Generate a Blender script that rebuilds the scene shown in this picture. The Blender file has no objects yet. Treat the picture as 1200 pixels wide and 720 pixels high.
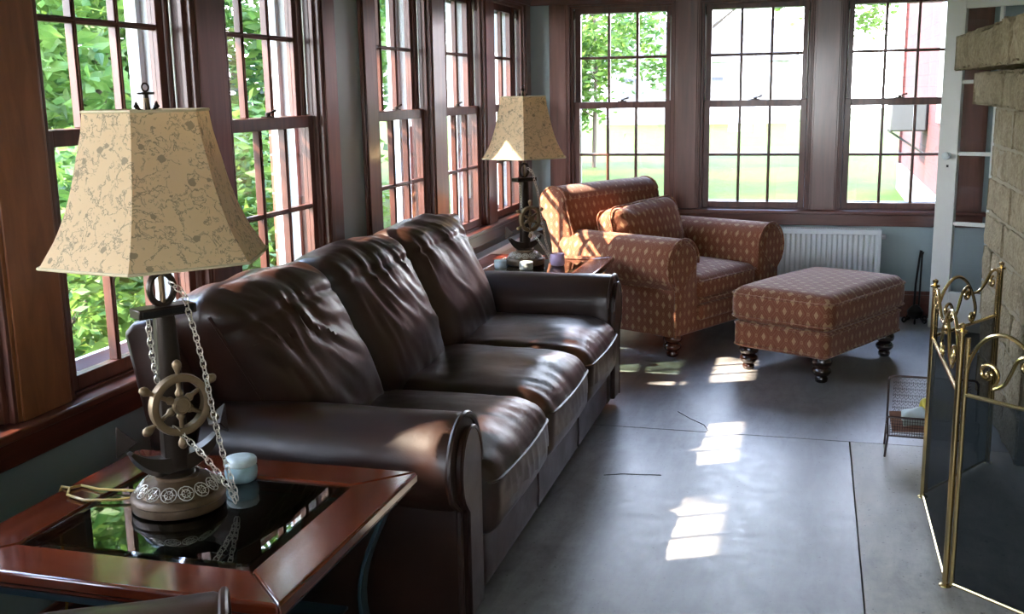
import bpy, math, random
from mathutils import Vector, Matrix, noise
PI = math.pi
random.seed(7)
scene = bpy.context.scene
COL = scene.collection

# ------------------------------------------------------------------ camera
cam_d = bpy.data.cameras.new('camera'); cam = bpy.data.objects.new('camera', cam_d); COL.objects.link(cam)
scene.camera = cam
FW = Vector((-0.26692, 0.94333, -0.19720)); RT = Vector((0.96301, 0.26893, -0.01705)); UP = Vector((-0.03695, 0.19446, 0.98021))
m = Matrix((RT, UP, -FW)).transposed().to_4x4(); m.translation = Vector((1.909, 0, 1.5)); cam.matrix_world = m
cam_d.sensor_width = 36; cam_d.lens = 1255.4 / 1200 * 36; cam_d.clip_start = .05; cam_d.clip_end = 300

# ------------------------------------------------------------------ world, sun, exposure
w = bpy.data.worlds.new('sky'); scene.world = w; w.use_nodes = True
nt = w.node_tree; nt.nodes.clear()
out = nt.nodes.new('ShaderNodeOutputWorld'); bg = nt.nodes.new('ShaderNodeBackground'); bg.inputs[1].default_value = 7.8
tc = nt.nodes.new('ShaderNodeTexCoord'); sp = nt.nodes.new('ShaderNodeSeparateXYZ'); rp = nt.nodes.new('ShaderNodeValToRGB')
rp.color_ramp.elements[0].position = 0.0; rp.color_ramp.elements[0].color = (.95, .97, 1, 1)
rp.color_ramp.elements[1].position = .8; rp.color_ramp.elements[1].color = (.36, .56, 1, 1)
nt.links.new(tc.outputs['Generated'], sp.inputs[0]); nt.links.new(sp.outputs[2], rp.inputs[0])
nt.links.new(rp.outputs[0], bg.inputs[0]); nt.links.new(bg.outputs[0], out.inputs[0])
sun_d = bpy.data.lights.new('sun', 'SUN'); sun = bpy.data.objects.new('sun', sun_d); COL.objects.link(sun)
sun_d.energy = 12.5; sun_d.color = (1, .86, .68); sun_d.angle = math.radians(.7)
SUN = Vector((1, .50, -.97)).normalized()
sun.rotation_euler = SUN.to_track_quat('-Z', 'Y').to_euler(); sun.location = (-12, -5, 12)
vs = scene.view_settings
vs.view_transform = 'Standard'; vs.look = 'None'; vs.gamma = 1; vs.use_curve_mapping = False; vs.exposure = 1.9
scene.cycles.max_bounces = 10; scene.cycles.transparent_max_bounces = 24; scene.cycles.sample_clamp_indirect = 6
scene.cycles.caustics_reflective = False; scene.cycles.caustics_refractive = False

# ------------------------------------------------------------------ materials
def rgb(h):
    f = lambda c: ((c + .055) / 1.055) ** 2.4 if c > .04045 else c / 12.92
    return tuple(f(int(h[i:i+2], 16) / 255) for i in (0, 2, 4)) + (1,)
class MT:
    def __init__(s, name):
        s.m = bpy.data.materials.new(name); s.m.use_nodes = True; s.t = s.m.node_tree
        s.p = s.t.nodes['Principled BSDF']; s.o = s.t.nodes['Material Output']
    def n(s, kind, **kw):
        nd = s.t.nodes.new('ShaderNode' + kind)
        for k, v in kw.items():
            if k[0] == 'i' and k[1:].isdigit(): nd.inputs[int(k[1:])].default_value = v
            else: setattr(nd, k, v)
        return nd
    def l(s, a, b): s.t.links.new(a, b)
    def co(s, kind='Object', scale=(1, 1, 1), rot=(0, 0, 0)):
        t = s.n('TexCoord'); mp = s.n('Mapping'); mp.inputs[3].default_value = scale; mp.inputs[2].default_value = rot
        s.l(t.outputs[kind], mp.inputs[0]); return mp.outputs[0]
    def noise(s, vec, sc, det=4, rough=.55, dist=0):
        nd = s.n('TexNoise'); nd.inputs['Scale'].default_value = sc; nd.inputs['Detail'].default_value = det
        nd.inputs['Roughness'].default_value = rough; nd.inputs['Distortion'].default_value = dist
        s.l(vec, nd.inputs['Vector']); return nd.outputs['Fac']
    def math(s, op, a, b=None, c=None):
        nd = s.n('Math', operation=op)
        for i, x in enumerate((a, b, c)):
            if x is None: continue
            if isinstance(x, (int, float)): nd.inputs[i].default_value = x
            else: s.l(x, nd.inputs[i])
        return nd.outputs[0]
    def ramp(s, fac, stops):
        r = s.n('ValToRGB'); e = r.color_ramp.elements
        while len(e) < len(stops): e.new(.5)
        for k, (p, c) in enumerate(stops): e[k].position = p; e[k].color = c
        s.l(fac, r.inputs[0]); return r.outputs[0]
    def mix(s, fac, a, b):
        nd = s.n('Mix', data_type='RGBA')
        for i, x in ((0, fac), (6, a), (7, b)):
            if isinstance(x, (int, float, tuple)): nd.inputs[i].default_value = x
            else: s.l(x, nd.inputs[i])
        return nd.outputs[2]
    def bump(s, h, st=.3, d=.01):
        b = s.n('Bump'); b.inputs['Strength'].default_value = st; b.inputs['Distance'].default_value = d
        s.l(h, b.inputs['Height']); s.l(b.outputs[0], s.p.inputs['Normal'])
    def base(s, c):
        if isinstance(c, tuple): s.p.inputs['Base Color'].default_value = c
        else: s.l(c, s.p.inputs['Base Color'])
    def set(s, rough=.5, metal=0, coat=0, spec=.5):
        s.p.inputs['Roughness'].default_value = rough; s.p.inputs['Metallic'].default_value = metal
        s.p.inputs['Coat Weight'].default_value = coat; s.p.inputs['Coat Roughness'].default_value = .12
        s.p.inputs['Specular IOR Level'].default_value = spec

def plain(name, col, rough=.5, metal=0, var=.12, scale=20, bump=0, coat=0):
    M = MT(name); v = M.co(); f = M.noise(v, scale)
    c = rgb(col) if isinstance(col, str) else col
    M.base(M.mix(f, tuple(x * (1 - var) for x in c[:3]) + (1,), tuple(min(1, x * (1 + var)) for x in c[:3]) + (1,)))
    M.set(rough, metal, coat)
    if bump: M.bump(f, bump, .004)
    return M.m
def wood(name, dark, light, scale=(30, 30, 2), rough=.28, coat=.4, mott=0):
    M = MT(name); v = M.co(scale=scale); f = M.noise(v, 1.2, 6, .6, .6)
    c = M.ramp(f, [(.3, dark), (.7, light)])
    if mott:
        g = M.noise(M.co(scale=(14, 14, 14)), 1, 4, .6); c = M.mix(M.math('MULTIPLY', g, mott), c, light)
    M.base(c); M.set(rough, 0, coat); M.bump(f, .08, .002); return M.m
def leather(name):
    M = MT(name); v = M.co(); big = M.noise(v, 4, 4); fine = M.noise(v, 260, 3, .6)
    vo = M.n('TexVoronoi'); vo.inputs['Scale'].default_value = 240; M.l(v, vo.inputs['Vector'])
    M.base(M.ramp(big, [(.3, (.016, .006, .0036, 1)), (.75, (.040, .0145, .008, 1))]))
    M.set(.36, 0, .12); M.p.inputs['Coat Roughness'].default_value = .3
    rr = M.ramp(M.noise(v, 9, 4), [(.3, (.30,) * 3 + (1,)), (.7, (.44,) * 3 + (1,))]); M.l(rr, M.p.inputs['Roughness'])
    mid = M.noise(M.co(scale=(1, 1, 1)), 14, 3, .5, .4)
    h = M.math('ADD', M.math('MULTIPLY', vo.outputs['Distance'], .04), M.math('MULTIPLY', mid, .35)); M.bump(h, .32, .009); return M.m
def fabric(name, A=.088, B=.105):
    M = MT(name); t = M.n('TexCoord'); s = M.n('SeparateXYZ'); M.l(t.outputs['UV'], s.inputs[0])
    U = M.math('DIVIDE', s.outputs[0], A); V = M.math('DIVIDE', s.outputs[1], B)
    def cell(ou, ov):
        u = M.math('ABSOLUTE', M.math('SUBTRACT', M.math('FRACT', M.math('ADD', U, ou)), .5))
        v = M.math('ABSOLUTE', M.math('SUBTRACT', M.math('FRACT', M.math('ADD', V, ov)), .5)); return u, v
    def dia(u, v, hu, hv): return M.math('ADD', M.math('DIVIDE', u, hu), M.math('DIVIDE', v, hv))
    u1, v1 = cell(0, 0); u2, v2 = cell(.5, .5)
    d1 = dia(u1, v1, .21, .30); d2 = dia(u2, v2, .21, .30)
    d = M.math('MINIMUM', d1, d2)
    fill = M.math('LESS_THAN', d, .72); ring = M.math('COMPARE', d, 1.18, .09)
    u3, v3 = cell(.5, 0); u4, v4 = cell(0, .5)
    r3 = M.math('MINIMUM', M.math('ADD', M.math('MULTIPLY', u3, u3), M.math('MULTIPLY', v3, v3)), M.math('ADD', M.math('MULTIPLY', u4, u4), M.math('MULTIPLY', v4, v4)))
    dot = M.math('COMPARE', r3, .006, .0035)
    # linking lattice between the diamonds
    lat = M.math('COMPARE', M.math('ADD', u1, v1), .5, .035)
    a = M.math('MAXIMUM', M.math('MULTIPLY', fill, 1.0), M.math('MULTIPLY', ring, .30))
    a = M.math('MAXIMUM', a, M.math('MULTIPLY', dot, .6)); a = M.math('MAXIMUM', a, M.math('MULTIPLY', lat, .22))
    no = M.noise(M.co(), 90, 3); a = M.math('MULTIPLY', a, M.math('ADD', .45, M.math('MULTIPLY', no, .8)))
    basec = M.mix(M.noise(M.co(), 5, 3), (.155, .046, .022, 1), (.225, .072, .036, 1))
    M.base(M.mix(M.math('MINIMUM', a, 1), basec, (.40, .235, .125, 1))); M.set(.88, 0, 0, .25)
    M.p.inputs['Sheen Weight'].default_value = .25; M.p.inputs['Sheen Roughness'].default_value = .4
    M.bump(M.math('ADD', M.noise(M.co(), 420, 2), M.math('MULTIPLY', a, .6)), .25, .003); return M.m
def glass(name, tint=(1, 1, 1, 1), ior=1.45, rough=0):
    M = MT(name); M.t.nodes.remove(M.p)
    tr = M.n('BsdfTransparent'); tr.inputs[0].default_value = tint
    gl = M.n('BsdfGlossy'); gl.inputs['Roughness'].default_value = rough
    fr = M.n('Fresnel'); ge = M.n('NewGeometry'); M.l(M.math('ADD', M.math('MULTIPLY', ge.outputs['Backfacing'], 1 / ior - ior), ior), fr.inputs[0]); mx = M.n('MixShader')
    M.l(fr.outputs[0], mx.inputs[0]); M.l(tr.outputs[0], mx.inputs[1]); M.l(gl.outputs[0], mx.inputs[2]); M.l(mx.outputs[0], M.o.inputs[0])
    return M.m
def meshcloth(name, col, through):
    M = MT(name); M.base(col); M.set(.9, 0, 0, .15); tr = M.n('BsdfTransparent'); mx = M.n('MixShader'); mx.inputs[0].default_value = through
    M.l(M.p.outputs[0], mx.inputs[1]); M.l(tr.outputs[0], mx.inputs[2]); M.l(mx.outputs[0], M.o.inputs[0]); return M.m
def shade_mat(name):
    M = MT(name); v = M.co()
    n1 = M.noise(v, 20, 6, .6, .4); line = M.math('COMPARE', M.math('FRACT', M.math('MULTIPLY', n1, 5)), .5, .05)
    msk = M.math('GREATER_THAN', M.noise(v, 9, 2), .43)
    n2 = M.noise(v, 34, 5, .65, .8); l2 = M.math('COMPARE', M.math('FRACT', M.math('MULTIPLY', n2, 4)), .5, .07)
    vo = M.n('TexVoronoi'); vo.inputs['Scale'].default_value = 21; M.l(v, vo.inputs['Vector'])
    blob = M.math('LESS_THAN', M.math('ADD', vo.outputs['Distance'], M.math('MULTIPLY', M.math('SUBTRACT', M.noise(v, 70, 3), .5), .30)), .17)
    a = M.math('MAXIMUM', M.math('MULTIPLY', M.math('MULTIPLY', line, msk), .55), M.math('MULTIPLY', M.math('MULTIPLY', l2, msk), .40))
    a = M.math('MAXIMUM', a, M.math('MULTIPLY', blob, .55))
    c = M.mix(M.noise(v, 6, 3), (.78, .58, .33, 1), (.90, .70, .43, 1))
    c = M.mix(M.math('MULTIPLY', a, 1.15), c, (.22, .16, .10, 1)); M.base(c); M.set(.8)
    tl = M.n('BsdfTranslucent'); M.l(c, tl.inputs[0]); mx = M.n('MixShader'); mx.inputs[0].default_value = .45
    M.l(M.p.outputs[0], mx.inputs[1]); M.l(tl.outputs[0], mx.inputs[2]); M.l(mx.outputs[0], M.o.inputs[0]); return M.m
def stone_mat(name):
    M = MT(name); v = M.co(); f = M.noise(v, 7, 8, .7); g = M.noise(v, 60, 5, .7); vo = M.n('TexVoronoi'); vo.inputs['Scale'].default_value = 70; M.l(v, vo.inputs['Vector'])
    c = M.ramp(M.math('ADD', M.math('MULTIPLY', f, .5), M.math('MULTIPLY', g, .5)), [(.32, (.13, .10, .06, 1)), (.5, (.28, .225, .14, 1)), (.7, (.46, .385, .26, 1))])
    M.base(c); M.set(.9, 0, 0, .2); M.bump(M.math('ADD', g, M.math('MULTIPLY', vo.outputs['Distance'], .6)), .9, .012); return M.m
def floor_mat(name, lo, hi, rough, warm=(.22, .19, .155, 1)):
    M = MT(name); v = M.co(); f = M.noise(v, 1.6, 6, .62); g = M.noise(v, 14, 6, .7); sp_ = M.noise(v, 60, 2)
    big = M.noise(v, .55, 3, .5); st = M.noise(M.co(scale=(5, 1.2, 1)), 3, 6, .7, .6)
    c = M.ramp(M.math('ADD', M.math('ADD', M.math('MULTIPLY', f, .38), M.math('MULTIPLY', g, .27)), M.math('MULTIPLY', st, .35)), [(.38, lo), (.62, hi)])
    c = M.mix(M.ramp(big, [(.42, (0, 0, 0, 1)), (.62, (.55, .55, .55, 1))]), c, warm)
    speck = M.math('GREATER_THAN', sp_, .69); c = M.mix(M.math('MULTIPLY', speck, .6), c, (.05, .045, .04, 1))
    M.base(c); M.set(rough, 0, .0, .5)
    rr = M.ramp(g, [(.3, (rough * .93,) * 3 + (1,)), (.7, (min(1, rough * 1.3),) * 3 + (1,))]); M.l(rr, M.p.inputs['Roughness'])
    M.bump(M.math('ADD', f, M.math('MULTIPLY', g, .4)), .12, .008); return M.m
def leaf_mat(name, a, b):
    M = MT(name); v = M.co(); f = M.noise(v, 3.5, 3); c = M.ramp(f, [(.35, a), (.65, b)]); M.base(c); M.set(.5, 0, 0, .4)
    tl = M.n('BsdfTranslucent'); M.l(c, tl.inputs[0]); mx = M.n('MixShader'); mx.inputs[0].default_value = .5
    M.l(M.p.outputs[0], mx.inputs[1]); M.l(tl.outputs[0], mx.inputs[2]); M.l(mx.outputs[0], M.o.inputs[0]); return M.m
def brick_mat(name, c1, c2, mortar, scale, rot=(PI / 2, 0, PI / 2)):
    M = MT(name); b = M.n('TexBrick'); b.inputs['Scale'].default_value = scale; b.inputs['Color1'].default_value = c1; b.inputs['Color2'].default_value = c2
    b.inputs['Mortar'].default_value = mortar; b.inputs['Mortar Size'].default_value = .012
    t = M.n('TexCoord'); M.l(t.outputs['UV'], b.inputs['Vector']); M.base(b.outputs['Color']); M.set(.85); return M.m

K = dict(
 leather=leather('brown_leather'), fabric=fabric('diamond_upholstery'),
 mahog=wood('mahogany_trim', (.070, .026, .017, 1), (.165, .066, .045, 1), (22, 22, 1.6)),
 mahogx=wood('mahogany_trim_across', (.055, .015, .009, 1), (.145, .042, .025, 1), (1.6, 22, 22)),
 mahogy=wood('mahogany_trim_along', (.060, .016, .009, 1), (.15, .042, .023, 1), (22, 1.6, 22)),
 sash=wood('sash_wood', (.052, .016, .010, 1), (.125, .042, .026, 1), (22, 22, 3), .4, .2),
 post=wood('mottled_post', (.11, .034, .013, 1), (.26, .095, .036, 1), (16, 16, 3), .3, .4, .5),
 cherry=wood('cherry_table', (.075, .012, .005, 1), (.17, .030, .010, 1), (3, 26, 26), .16, .7),
 cherryy=wood('cherry_table_along', (.075, .012, .005, 1), (.17, .030, .010, 1), (26, 3, 26), .16, .7),
 darkfoot=wood('dark_turned_foot', (.010, .005, .004, 1), (.032, .012, .008, 1), (20, 20, 6), .22, .6), footwood=wood('turned_foot_wood', (.05, .012, .006, 1), (.12, .03, .015, 1), (20, 20, 6), .2, .6),
 wall=plain('sage_wall_paint', (.27, .335, .335, 1), .42, 0, .08, 3, .05), ceil=plain('ceiling_paint', (.62, .63, .60, 1), .85, 0, .03, 3),
 white=plain('white_paint', (.62, .62, .57, 1), .45, 0, .04, 6), whiteout=plain('exterior_white_paint', (.56, .61, .66, 1), .5, 0, .03, 5),
 rad=plain('radiator_enamel', (.66, .69, .70, 1), .35, 0, .02, 6), floor=floor_mat('grey_concrete', (.13, .125, .125, 1), (.34, .335, .345, 1), .33),
 hearth=floor_mat('pale_hearth_concrete', (.22, .20, .165, 1), (.54, .50, .42, 1), .42, (.42, .35, .25, 1)), dark=plain('dark_gap', (.02, .018, .016, 1), .9),
 stone=stone_mat('split_stone'), mortar=plain('mortar', (.27, .225, .15, 1), .95, 0, .2, 60, .5), soot=plain('sooty_firebox', (.03, .028, .025, 1), .95, 0, .3, 12, .3),
 glass=glass('window_glass'), table_glass=glass('tinted_table_glass', (.35, .42, .38, 1), 1.75, .01), bevel=glass('glass_bevel', (.55, .72, .62, 1), 2.1, .04),
 brass=plain('polished_brass', (.56, .42, .19, 1), .2, 1, .08, 12), meshy=meshcloth('fire_mesh', (.008, .012, .013, 1), .20),
 iron=plain('black_iron', (.014, .012, .011, 1), .45, .6, .2, 30), anchor=plain('dark_bronze', (.030, .021, .015, 1), .34, .6, .3, 16),
 bronze=plain('aged_bronze', (.19, .13, .07, 1), .48, .6, .45, 28, .3), rust=plain('rust_bronze', (.11, .068, .035, 1), .5, .5, .5, 40, .3), chain=plain('pale_chain', (.58, .54, .45, 1), .35, .6, .2, 60),
 shade=shade_mat('map_print_shade'), trimtape=plain('shade_binding', (.60, .49, .30, 1), .8), tleg=plain('blue_black_steel', (.028, .052, .062, 1), .4, .3, .2, 10),
 jar=plain('glazed_pale_blue', (.36, .52, .56, 1), .3, 0, .35, 26, 0, .4), jarlid=plain('glazed_pale_lid', (.55, .62, .60, 1), .35, 0, .35, 40), cord=plain('gold_cord', (.62, .40, .10, 1), .4),
 lilac=plain('lilac_candle_glass', (.50, .36, .52, 1), .25, 0, .3, 30, 0, .4), wax=plain('wax', (.72, .62, .60, 1), .5), tin=plain('printed_tin', (.42, .46, .44, 1), .35, .4, .7, 90),
 brasswire=plain('brown_wire', (.05, .03, .025, 1), .45, .4), yellow=plain('yellow_wrapper', (.62, .50, .05, 1), .35, 0, .6, 12), paper=plain('magazine_paper', (.55, .62, .60, 1), .4, 0, .35, 9),
 print=plain('magazine_print', (.25, .12, .08, 1), .35, 0, .5, 14),
 grass=None, bark=plain('bark', (.09, .065, .045, 1), .95, 0, .4, 18, .6),
 leafA=leaf_mat('leaf_green', (.042, .11, .020, 1), (.16, .26, .050, 1)), leafB=leaf_mat('leaf_dark_green', (.016, .055, .018, 1), (.05, .13, .032, 1)), leafC=leaf_mat('leaf_yellow_green', (.075, .15, .022, 1), (.17, .25, .055, 1)),
 brick=brick_mat('red_brick', (.28, .085, .05, 1), (.20, .06, .04, 1), (.42, .38, .33, 1), 3.0), shingle=brick_mat('red_shingle', (.085, .015, .013, 1), (.060, .010, .009, 1), (.016, .004, .004, 1), 1.6),
 acgrey=plain('appliance_grey', (.055, .06, .058, 1), .5), roofing=plain('grey_roof', (.06, .06, .065, 1), .9), concrete=plain('foundation', (.12, .13, .13, 1), .9), soil=plain('soil', (.12, .1, .06, 1), .95),
)
M_ = MT('lawn_grass'); v_ = M_.co(); f_ = M_.noise(v_, .35, 5, .6); g_ = M_.noise(v_, 9, 4)
M_.base(M_.ramp(M_.math('ADD', M_.math('MULTIPLY', f_, .7), M_.math('MULTIPLY', g_, .3)), [(.35, (.015, .038, .002, 1)), (.65, (.060, .078, .004, 1))])); M_.set(.9, 0, 0, .1); M_.bump(g_, .5, .03)
K['grass'] = M_.m

# ------------------------------------------------------------------ mesh helpers
class MB:
    def __init__(s): s.v = []; s.f = []
    def add(s, vs, fs, mt=None):
        o = len(s.v)
        for p in vs:
            p = Vector(p); s.v.append(mt @ p if mt else p)
        s.f += [tuple(i + o for i in f) for f in fs]; return s
    def box(s, x0, x1, y0, y1, z0, z1, mt=None):
        vs = [(x, y, z) for x in (x0, x1) for y in (y0, y1) for z in (z0, z1)]
        return s.add(vs, [(0, 1, 3, 2), (4, 6, 7, 5), (0, 4, 5, 1), (2, 3, 7, 6), (0, 2, 6, 4), (1, 5, 7, 3)], mt)
    def grid(s, rows, closeu=False, closev=False, cap0=False, cap1=False, mt=None):
        nu = len(rows); nv = len(rows[0]); fs = []
        for i in range(nu if closeu else nu - 1):
            for j in range(nv if closev else nv - 1):
                a = i * nv + j; b = i * nv + (j + 1) % nv; c = ((i + 1) % nu) * nv + (j + 1) % nv; d = ((i + 1) % nu) * nv + j; fs.append((a, b, c, d))
        if cap0: fs.append(tuple(reversed(range(nv))))
        if cap1: fs.append(tuple(range((nu - 1) * nv, nu * nv)))
        return s.add([p for r in rows for p in r], fs, mt)
    def lathe(s, prof, n=28, c=(0, 0, 0), mt=None):
        rows = [[(c[0] + r * math.cos(2 * PI * j / n), c[1] + r * math.sin(2 * PI * j / n), c[2] + z) for j in range(n)] for r, z in prof]
        return s.grid(rows, closev=True, cap0=True, cap1=True, mt=mt)
    def tube(s, pts, r, n=8, closed=False, mt=None):
        pts = [Vector(p) for p in pts]; N = len(pts); rs = r if isinstance(r, (list, tuple)) else [r] * N
        rows = []; up = None
        for i in range(N):
            a = pts[i - 1] if (i or closed) else pts[0]; b = pts[(i + 1) % N] if (i < N - 1 or closed) else pts[-1]
            t = (b - a).normalized() if (b - a).length > 1e-9 else Vector((0, 0, 1))
            if up is None: up = t.orthogonal().normalized()
            up = (up - t * up.dot(t));  up = up.normalized() if up.length > 1e-6 else t.orthogonal().normalized()
            q = t.cross(up); rows.append([pts[i] + (up * math.cos(2 * PI * j / n) + q * math.sin(2 * PI * j / n)) * rs[i] for j in range(n)])
        return s.grid(rows, closeu=closed, closev=True, cap0=not closed, cap1=not closed, mt=mt)
    def prism(s, poly, a0, a1, axis='x', mt=None):
        n = len(poly); P = {'x': lambda a, p: (a, p[0], p[1]), 'y': lambda a, p: (p[0], a, p[1]), 'z': lambda a, p: (p[0], p[1], a)}[axis]
        return s.grid([[P(a0, p) for p in poly], [P(a1, p) for p in poly]], closev=True, cap0=True, cap1=True, mt=mt)
    def build(s, name, mat, parent=None, bevel=0, smooth=True, angle=40, sub=0, tag=None, uv=True, seg=2):
        me = bpy.data.meshes.new(name); me.from_pydata([tuple(p) for p in s.v], [], s.f); me.update()
        import bmesh
        bm = bmesh.new(); bm.from_mesh(me); bmesh.ops.recalc_face_normals(bm, faces=bm.faces); bm.to_mesh(me); bm.free()
        me.materials.append(K[mat] if isinstance(mat, str) else mat)
        if smooth:
            me.shade_smooth(); me.set_sharp_from_angle(angle=math.radians(angle))
        if uv:
            L = me.uv_layers.new(name='UVMap').data
            for p in me.polygons:
                n = p.normal; ax = max(range(3), key=lambda k: abs(n[k]))
                for li in p.loop_indices:
                    c = me.vertices[me.loops[li].vertex_index].co
                    L[li].uv = ((c.y, c.z) if ax == 0 else (c.x, c.z) if ax == 1 else (c.x, c.y))
        o = bpy.data.objects.new(name, me); COL.objects.link(o)
        if parent: o.parent = parent
        if bevel:
            b = o.modifiers.new('bevel', 'BEVEL'); b.width = bevel; b.segments = seg; b.limit_method = 'ANGLE'; b.angle_limit = math.radians(40); b.harden_normals = False
        if sub:
            u = o.modifiers.new('sub', 'SUBSURF'); u.levels = sub; u.render_levels = sub
        return o
def thing(name, label, cat, loc=(0, 0, 0), rotz=0, group=None):
    o = bpy.data.objects.new(name, None); COL.objects.link(o); o.empty_display_size = .1
    o.location = loc; o.rotation_euler = (0, 0, rotz); o['label'] = label; o['category'] = cat
    if group: o['group'] = group
    return o
def tag(o, label, cat, group=None, kind=None):
    o['label'] = label; o['category'] = cat
    if group: o['group'] = group
    if kind: o['kind'] = kind
    return o
def struct(o): o['kind'] = 'structure'; return o
def dup(root, loc, rotz, label=None):
    r = root.copy(); COL.objects.link(r); r.location = loc; r.rotation_euler = (0, 0, rotz)
    if label: r['label'] = label
    for ch in list(root.children):
        c = ch.copy(); COL.objects.link(c); c.parent = r
        for g in ch.children:
            d = g.copy(); COL.objects.link(d); d.parent = c
    return r
def soft(mb, hx, hy, hz, r, n=20, puff=(0, 0, 0), fn=None, mt=None):
    """rounded box of half sizes hx,hy,hz; puff = crown of each face pair; fn(pos, normal, face) -> pos"""
    H = Vector((hx, hy, hz)); r = min(r, hx, hy, hz)
    for ax in range(3):
        for sg in (-1, 1):
            rows = []
            for i in range(n + 1):
                row = []
                for j in range(n + 1):
                    # denser near the edges
                    a = -math.cos(PI * i / n) * .5 + (2 * i / n - 1) * .5; b = -math.cos(PI * j / n) * .5 + (2 * j / n - 1) * .5
                    p = [0, 0, 0]; p[ax] = sg; p[(ax + 1) % 3] = a * sg; p[(ax + 2) % 3] = b
                    P = Vector((p[0] * H.x, p[1] * H.y, p[2] * H.z))
                    q = Vector([max(-(H[k] - r), min(H[k] - r, P[k])) for k in range(3)])
                    d = P - q; d = d.normalized() if d.length > 1e-9 else Vector((0, 0, 0)); pos = q + d * r
                    u = [pos[k] / H[k] for k in range(3)]
                    for k in range(3):
                        o1, o2 = u[(k + 1) % 3], u[(k + 2) % 3]
                        pos[k] += puff[k] * u[k] * max(0, 1 - o1 * o1) ** .8 * max(0, 1 - o2 * o2) ** .8
                    if fn: pos = fn(pos, d, (u[0], u[1], u[2]))
                    row.append(pos)
                rows.append(row)
            mb.grid(rows, mt=mt)
    return mb
def weld(o, d=.0004):
    import bmesh
    bm = bmesh.new(); bm.from_mesh(o.data); bmesh.ops.remove_doubles(bm, verts=bm.verts, dist=d); bmesh.ops.recalc_face_normals(bm, faces=bm.faces); bm.to_mesh(o.data); bm.free()
    o.data.shade_smooth(); return o
def welt(mb, hx, hy, z, r, rad, puff=0, fn=None, mt=None, n=10):
    pts = []
    for cx, cy, a0 in ((hx - r, hy - r, 0), (-hx + r, hy - r, 90), (-hx + r, -hy + r, 180), (hx - r, -hy + r, 270)):
        for k in range(n + 1):
            a = math.radians(a0 + 90 * k / n); pts.append(Vector((cx + r * math.cos(a), cy + r * math.sin(a), z)))
    full = []
    for i, p in enumerate(pts):
        q = pts[(i + 1) % len(pts)]; m_ = max(1, int((q - p).length / .04))
        for k in range(m_): full.append(p.lerp(q, k / m_))
    if fn: full = [fn(p) for p in full]
    return mb.tube(full, rad, 6, True, mt)

# ------------------------------------------------------------------ the room shell
XR = 3.45; YF = 7.33; YB = -2.6; ZC = 2.55; WT = .24
W_LEFT = [-1.93, -1.09, -.25, .59, 1.43, 2.367, 3.29, 4.58, 5.52, 6.45]      # starts of the openings, each .73 wide (first four stand behind the camera)
W_FAR = [.262, 1.15, 2.052]; W_BACK = [.5, 1.4, 2.3]
OW = .73; Z0 = .70; Z1 = 2.07
def wall_boxes(starts, a0, a1):
    r = []; cur = a0
    for s_ in starts: r.append((cur, s_, 0, 0)); cur = s_ + OW
    r.append((cur, a1, 0, 0)); return r
b = MB(); b.box(-WT, -.018, YB - WT, YF + WT, -.4, Z0 - .012); b.box(-WT, -.018, YB - WT, YF + WT, Z1 + .012, ZC)
for a0, a1, _, _ in wall_boxes(W_LEFT, YB - WT, YF + WT): b.box(-WT, -.018, a0 - .0, a1 + .0, Z0 - .012, Z1 + .012)
struct(b.build('wall_left', 'wall'))
b = MB(); b.box(-.018, XR, YF + .018, YF + WT, -.4, Z0 - .012); b.box(-.018, XR, YF + .018, YF + WT, Z1 + .012, ZC)
for a0, a1, _, _ in wall_boxes(W_FAR, -.018, XR): b.box(a0, a1, YF + .018, YF + WT, Z0 - .012, Z1 + .012)
struct(b.build('wall_far', 'wall'))
b = MB(); b.box(-.018, XR, YB - WT, YB, -.4, Z0 - .012); b.box(-.018, XR, YB - WT, YB, Z1 + .012, ZC)
for a0, a1, _, _ in wall_boxes(W_BACK, -.018, XR): b.box(a0, a1, YB - WT, YB, Z0 - .012, Z1 + .012)
struct(b.build('wall_back', 'wall'))
struct(MB().box(XR, XR + .2, YB - WT, YF + WT, -.4, ZC).build('wall_right', 'wall'))
struct(MB().box(-.75, XR + .6, YB - .7, YF + .8, ZC, ZC + .12).build('ceiling', 'ceil'))
# eave of the roof outside, all round
b = MB(); b.box(-.80, -WT, YB - .8, YF + .85, 2.37, 2.42); b.box(-WT, XR + .6, YF + WT, YF + .55, 2.42, 2.50)
b.box(-.80, -.77, YB - .8, YF + .85, 2.36, 2.55)
struct(b.build('roof_eave', 'whiteout'))
# floor: slab, hearth slab and the slab beyond, with open joints between
b = MB(); b.box(-.018, 2.097, YB, 4.617, -.06, 0); b.box(-.018, XR, 4.622, YF + .018, -.06, 0); struct(b.build('floor', 'floor', bevel=.002))
struct(MB().box(2.1005, XR, YB, 4.617, -.06, .001).build('floor_hearth', 'hearth', bevel=.002))
struct(MB().box(-.1, XR + .1, YB, YF + .1, -.16, -.055).build('floor_base', 'dark'))
# hairline cracks in the slab
b = MB()
for pts in ([(1.33, 4.90), (1.40, 4.80), (1.47, 4.72), (1.50, 4.63)], [(1.15, 3.98), (1.22, 4.01), (1.30, 4.02), (1.37, 4.03)]):
    b.tube([(x, y, .0005) for x, y in pts], .0018, 5)
tag(b.build('hairline_crack', 'dark'), 'thin dark cracks across the grey concrete floor', 'crack', kind='structure')

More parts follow.
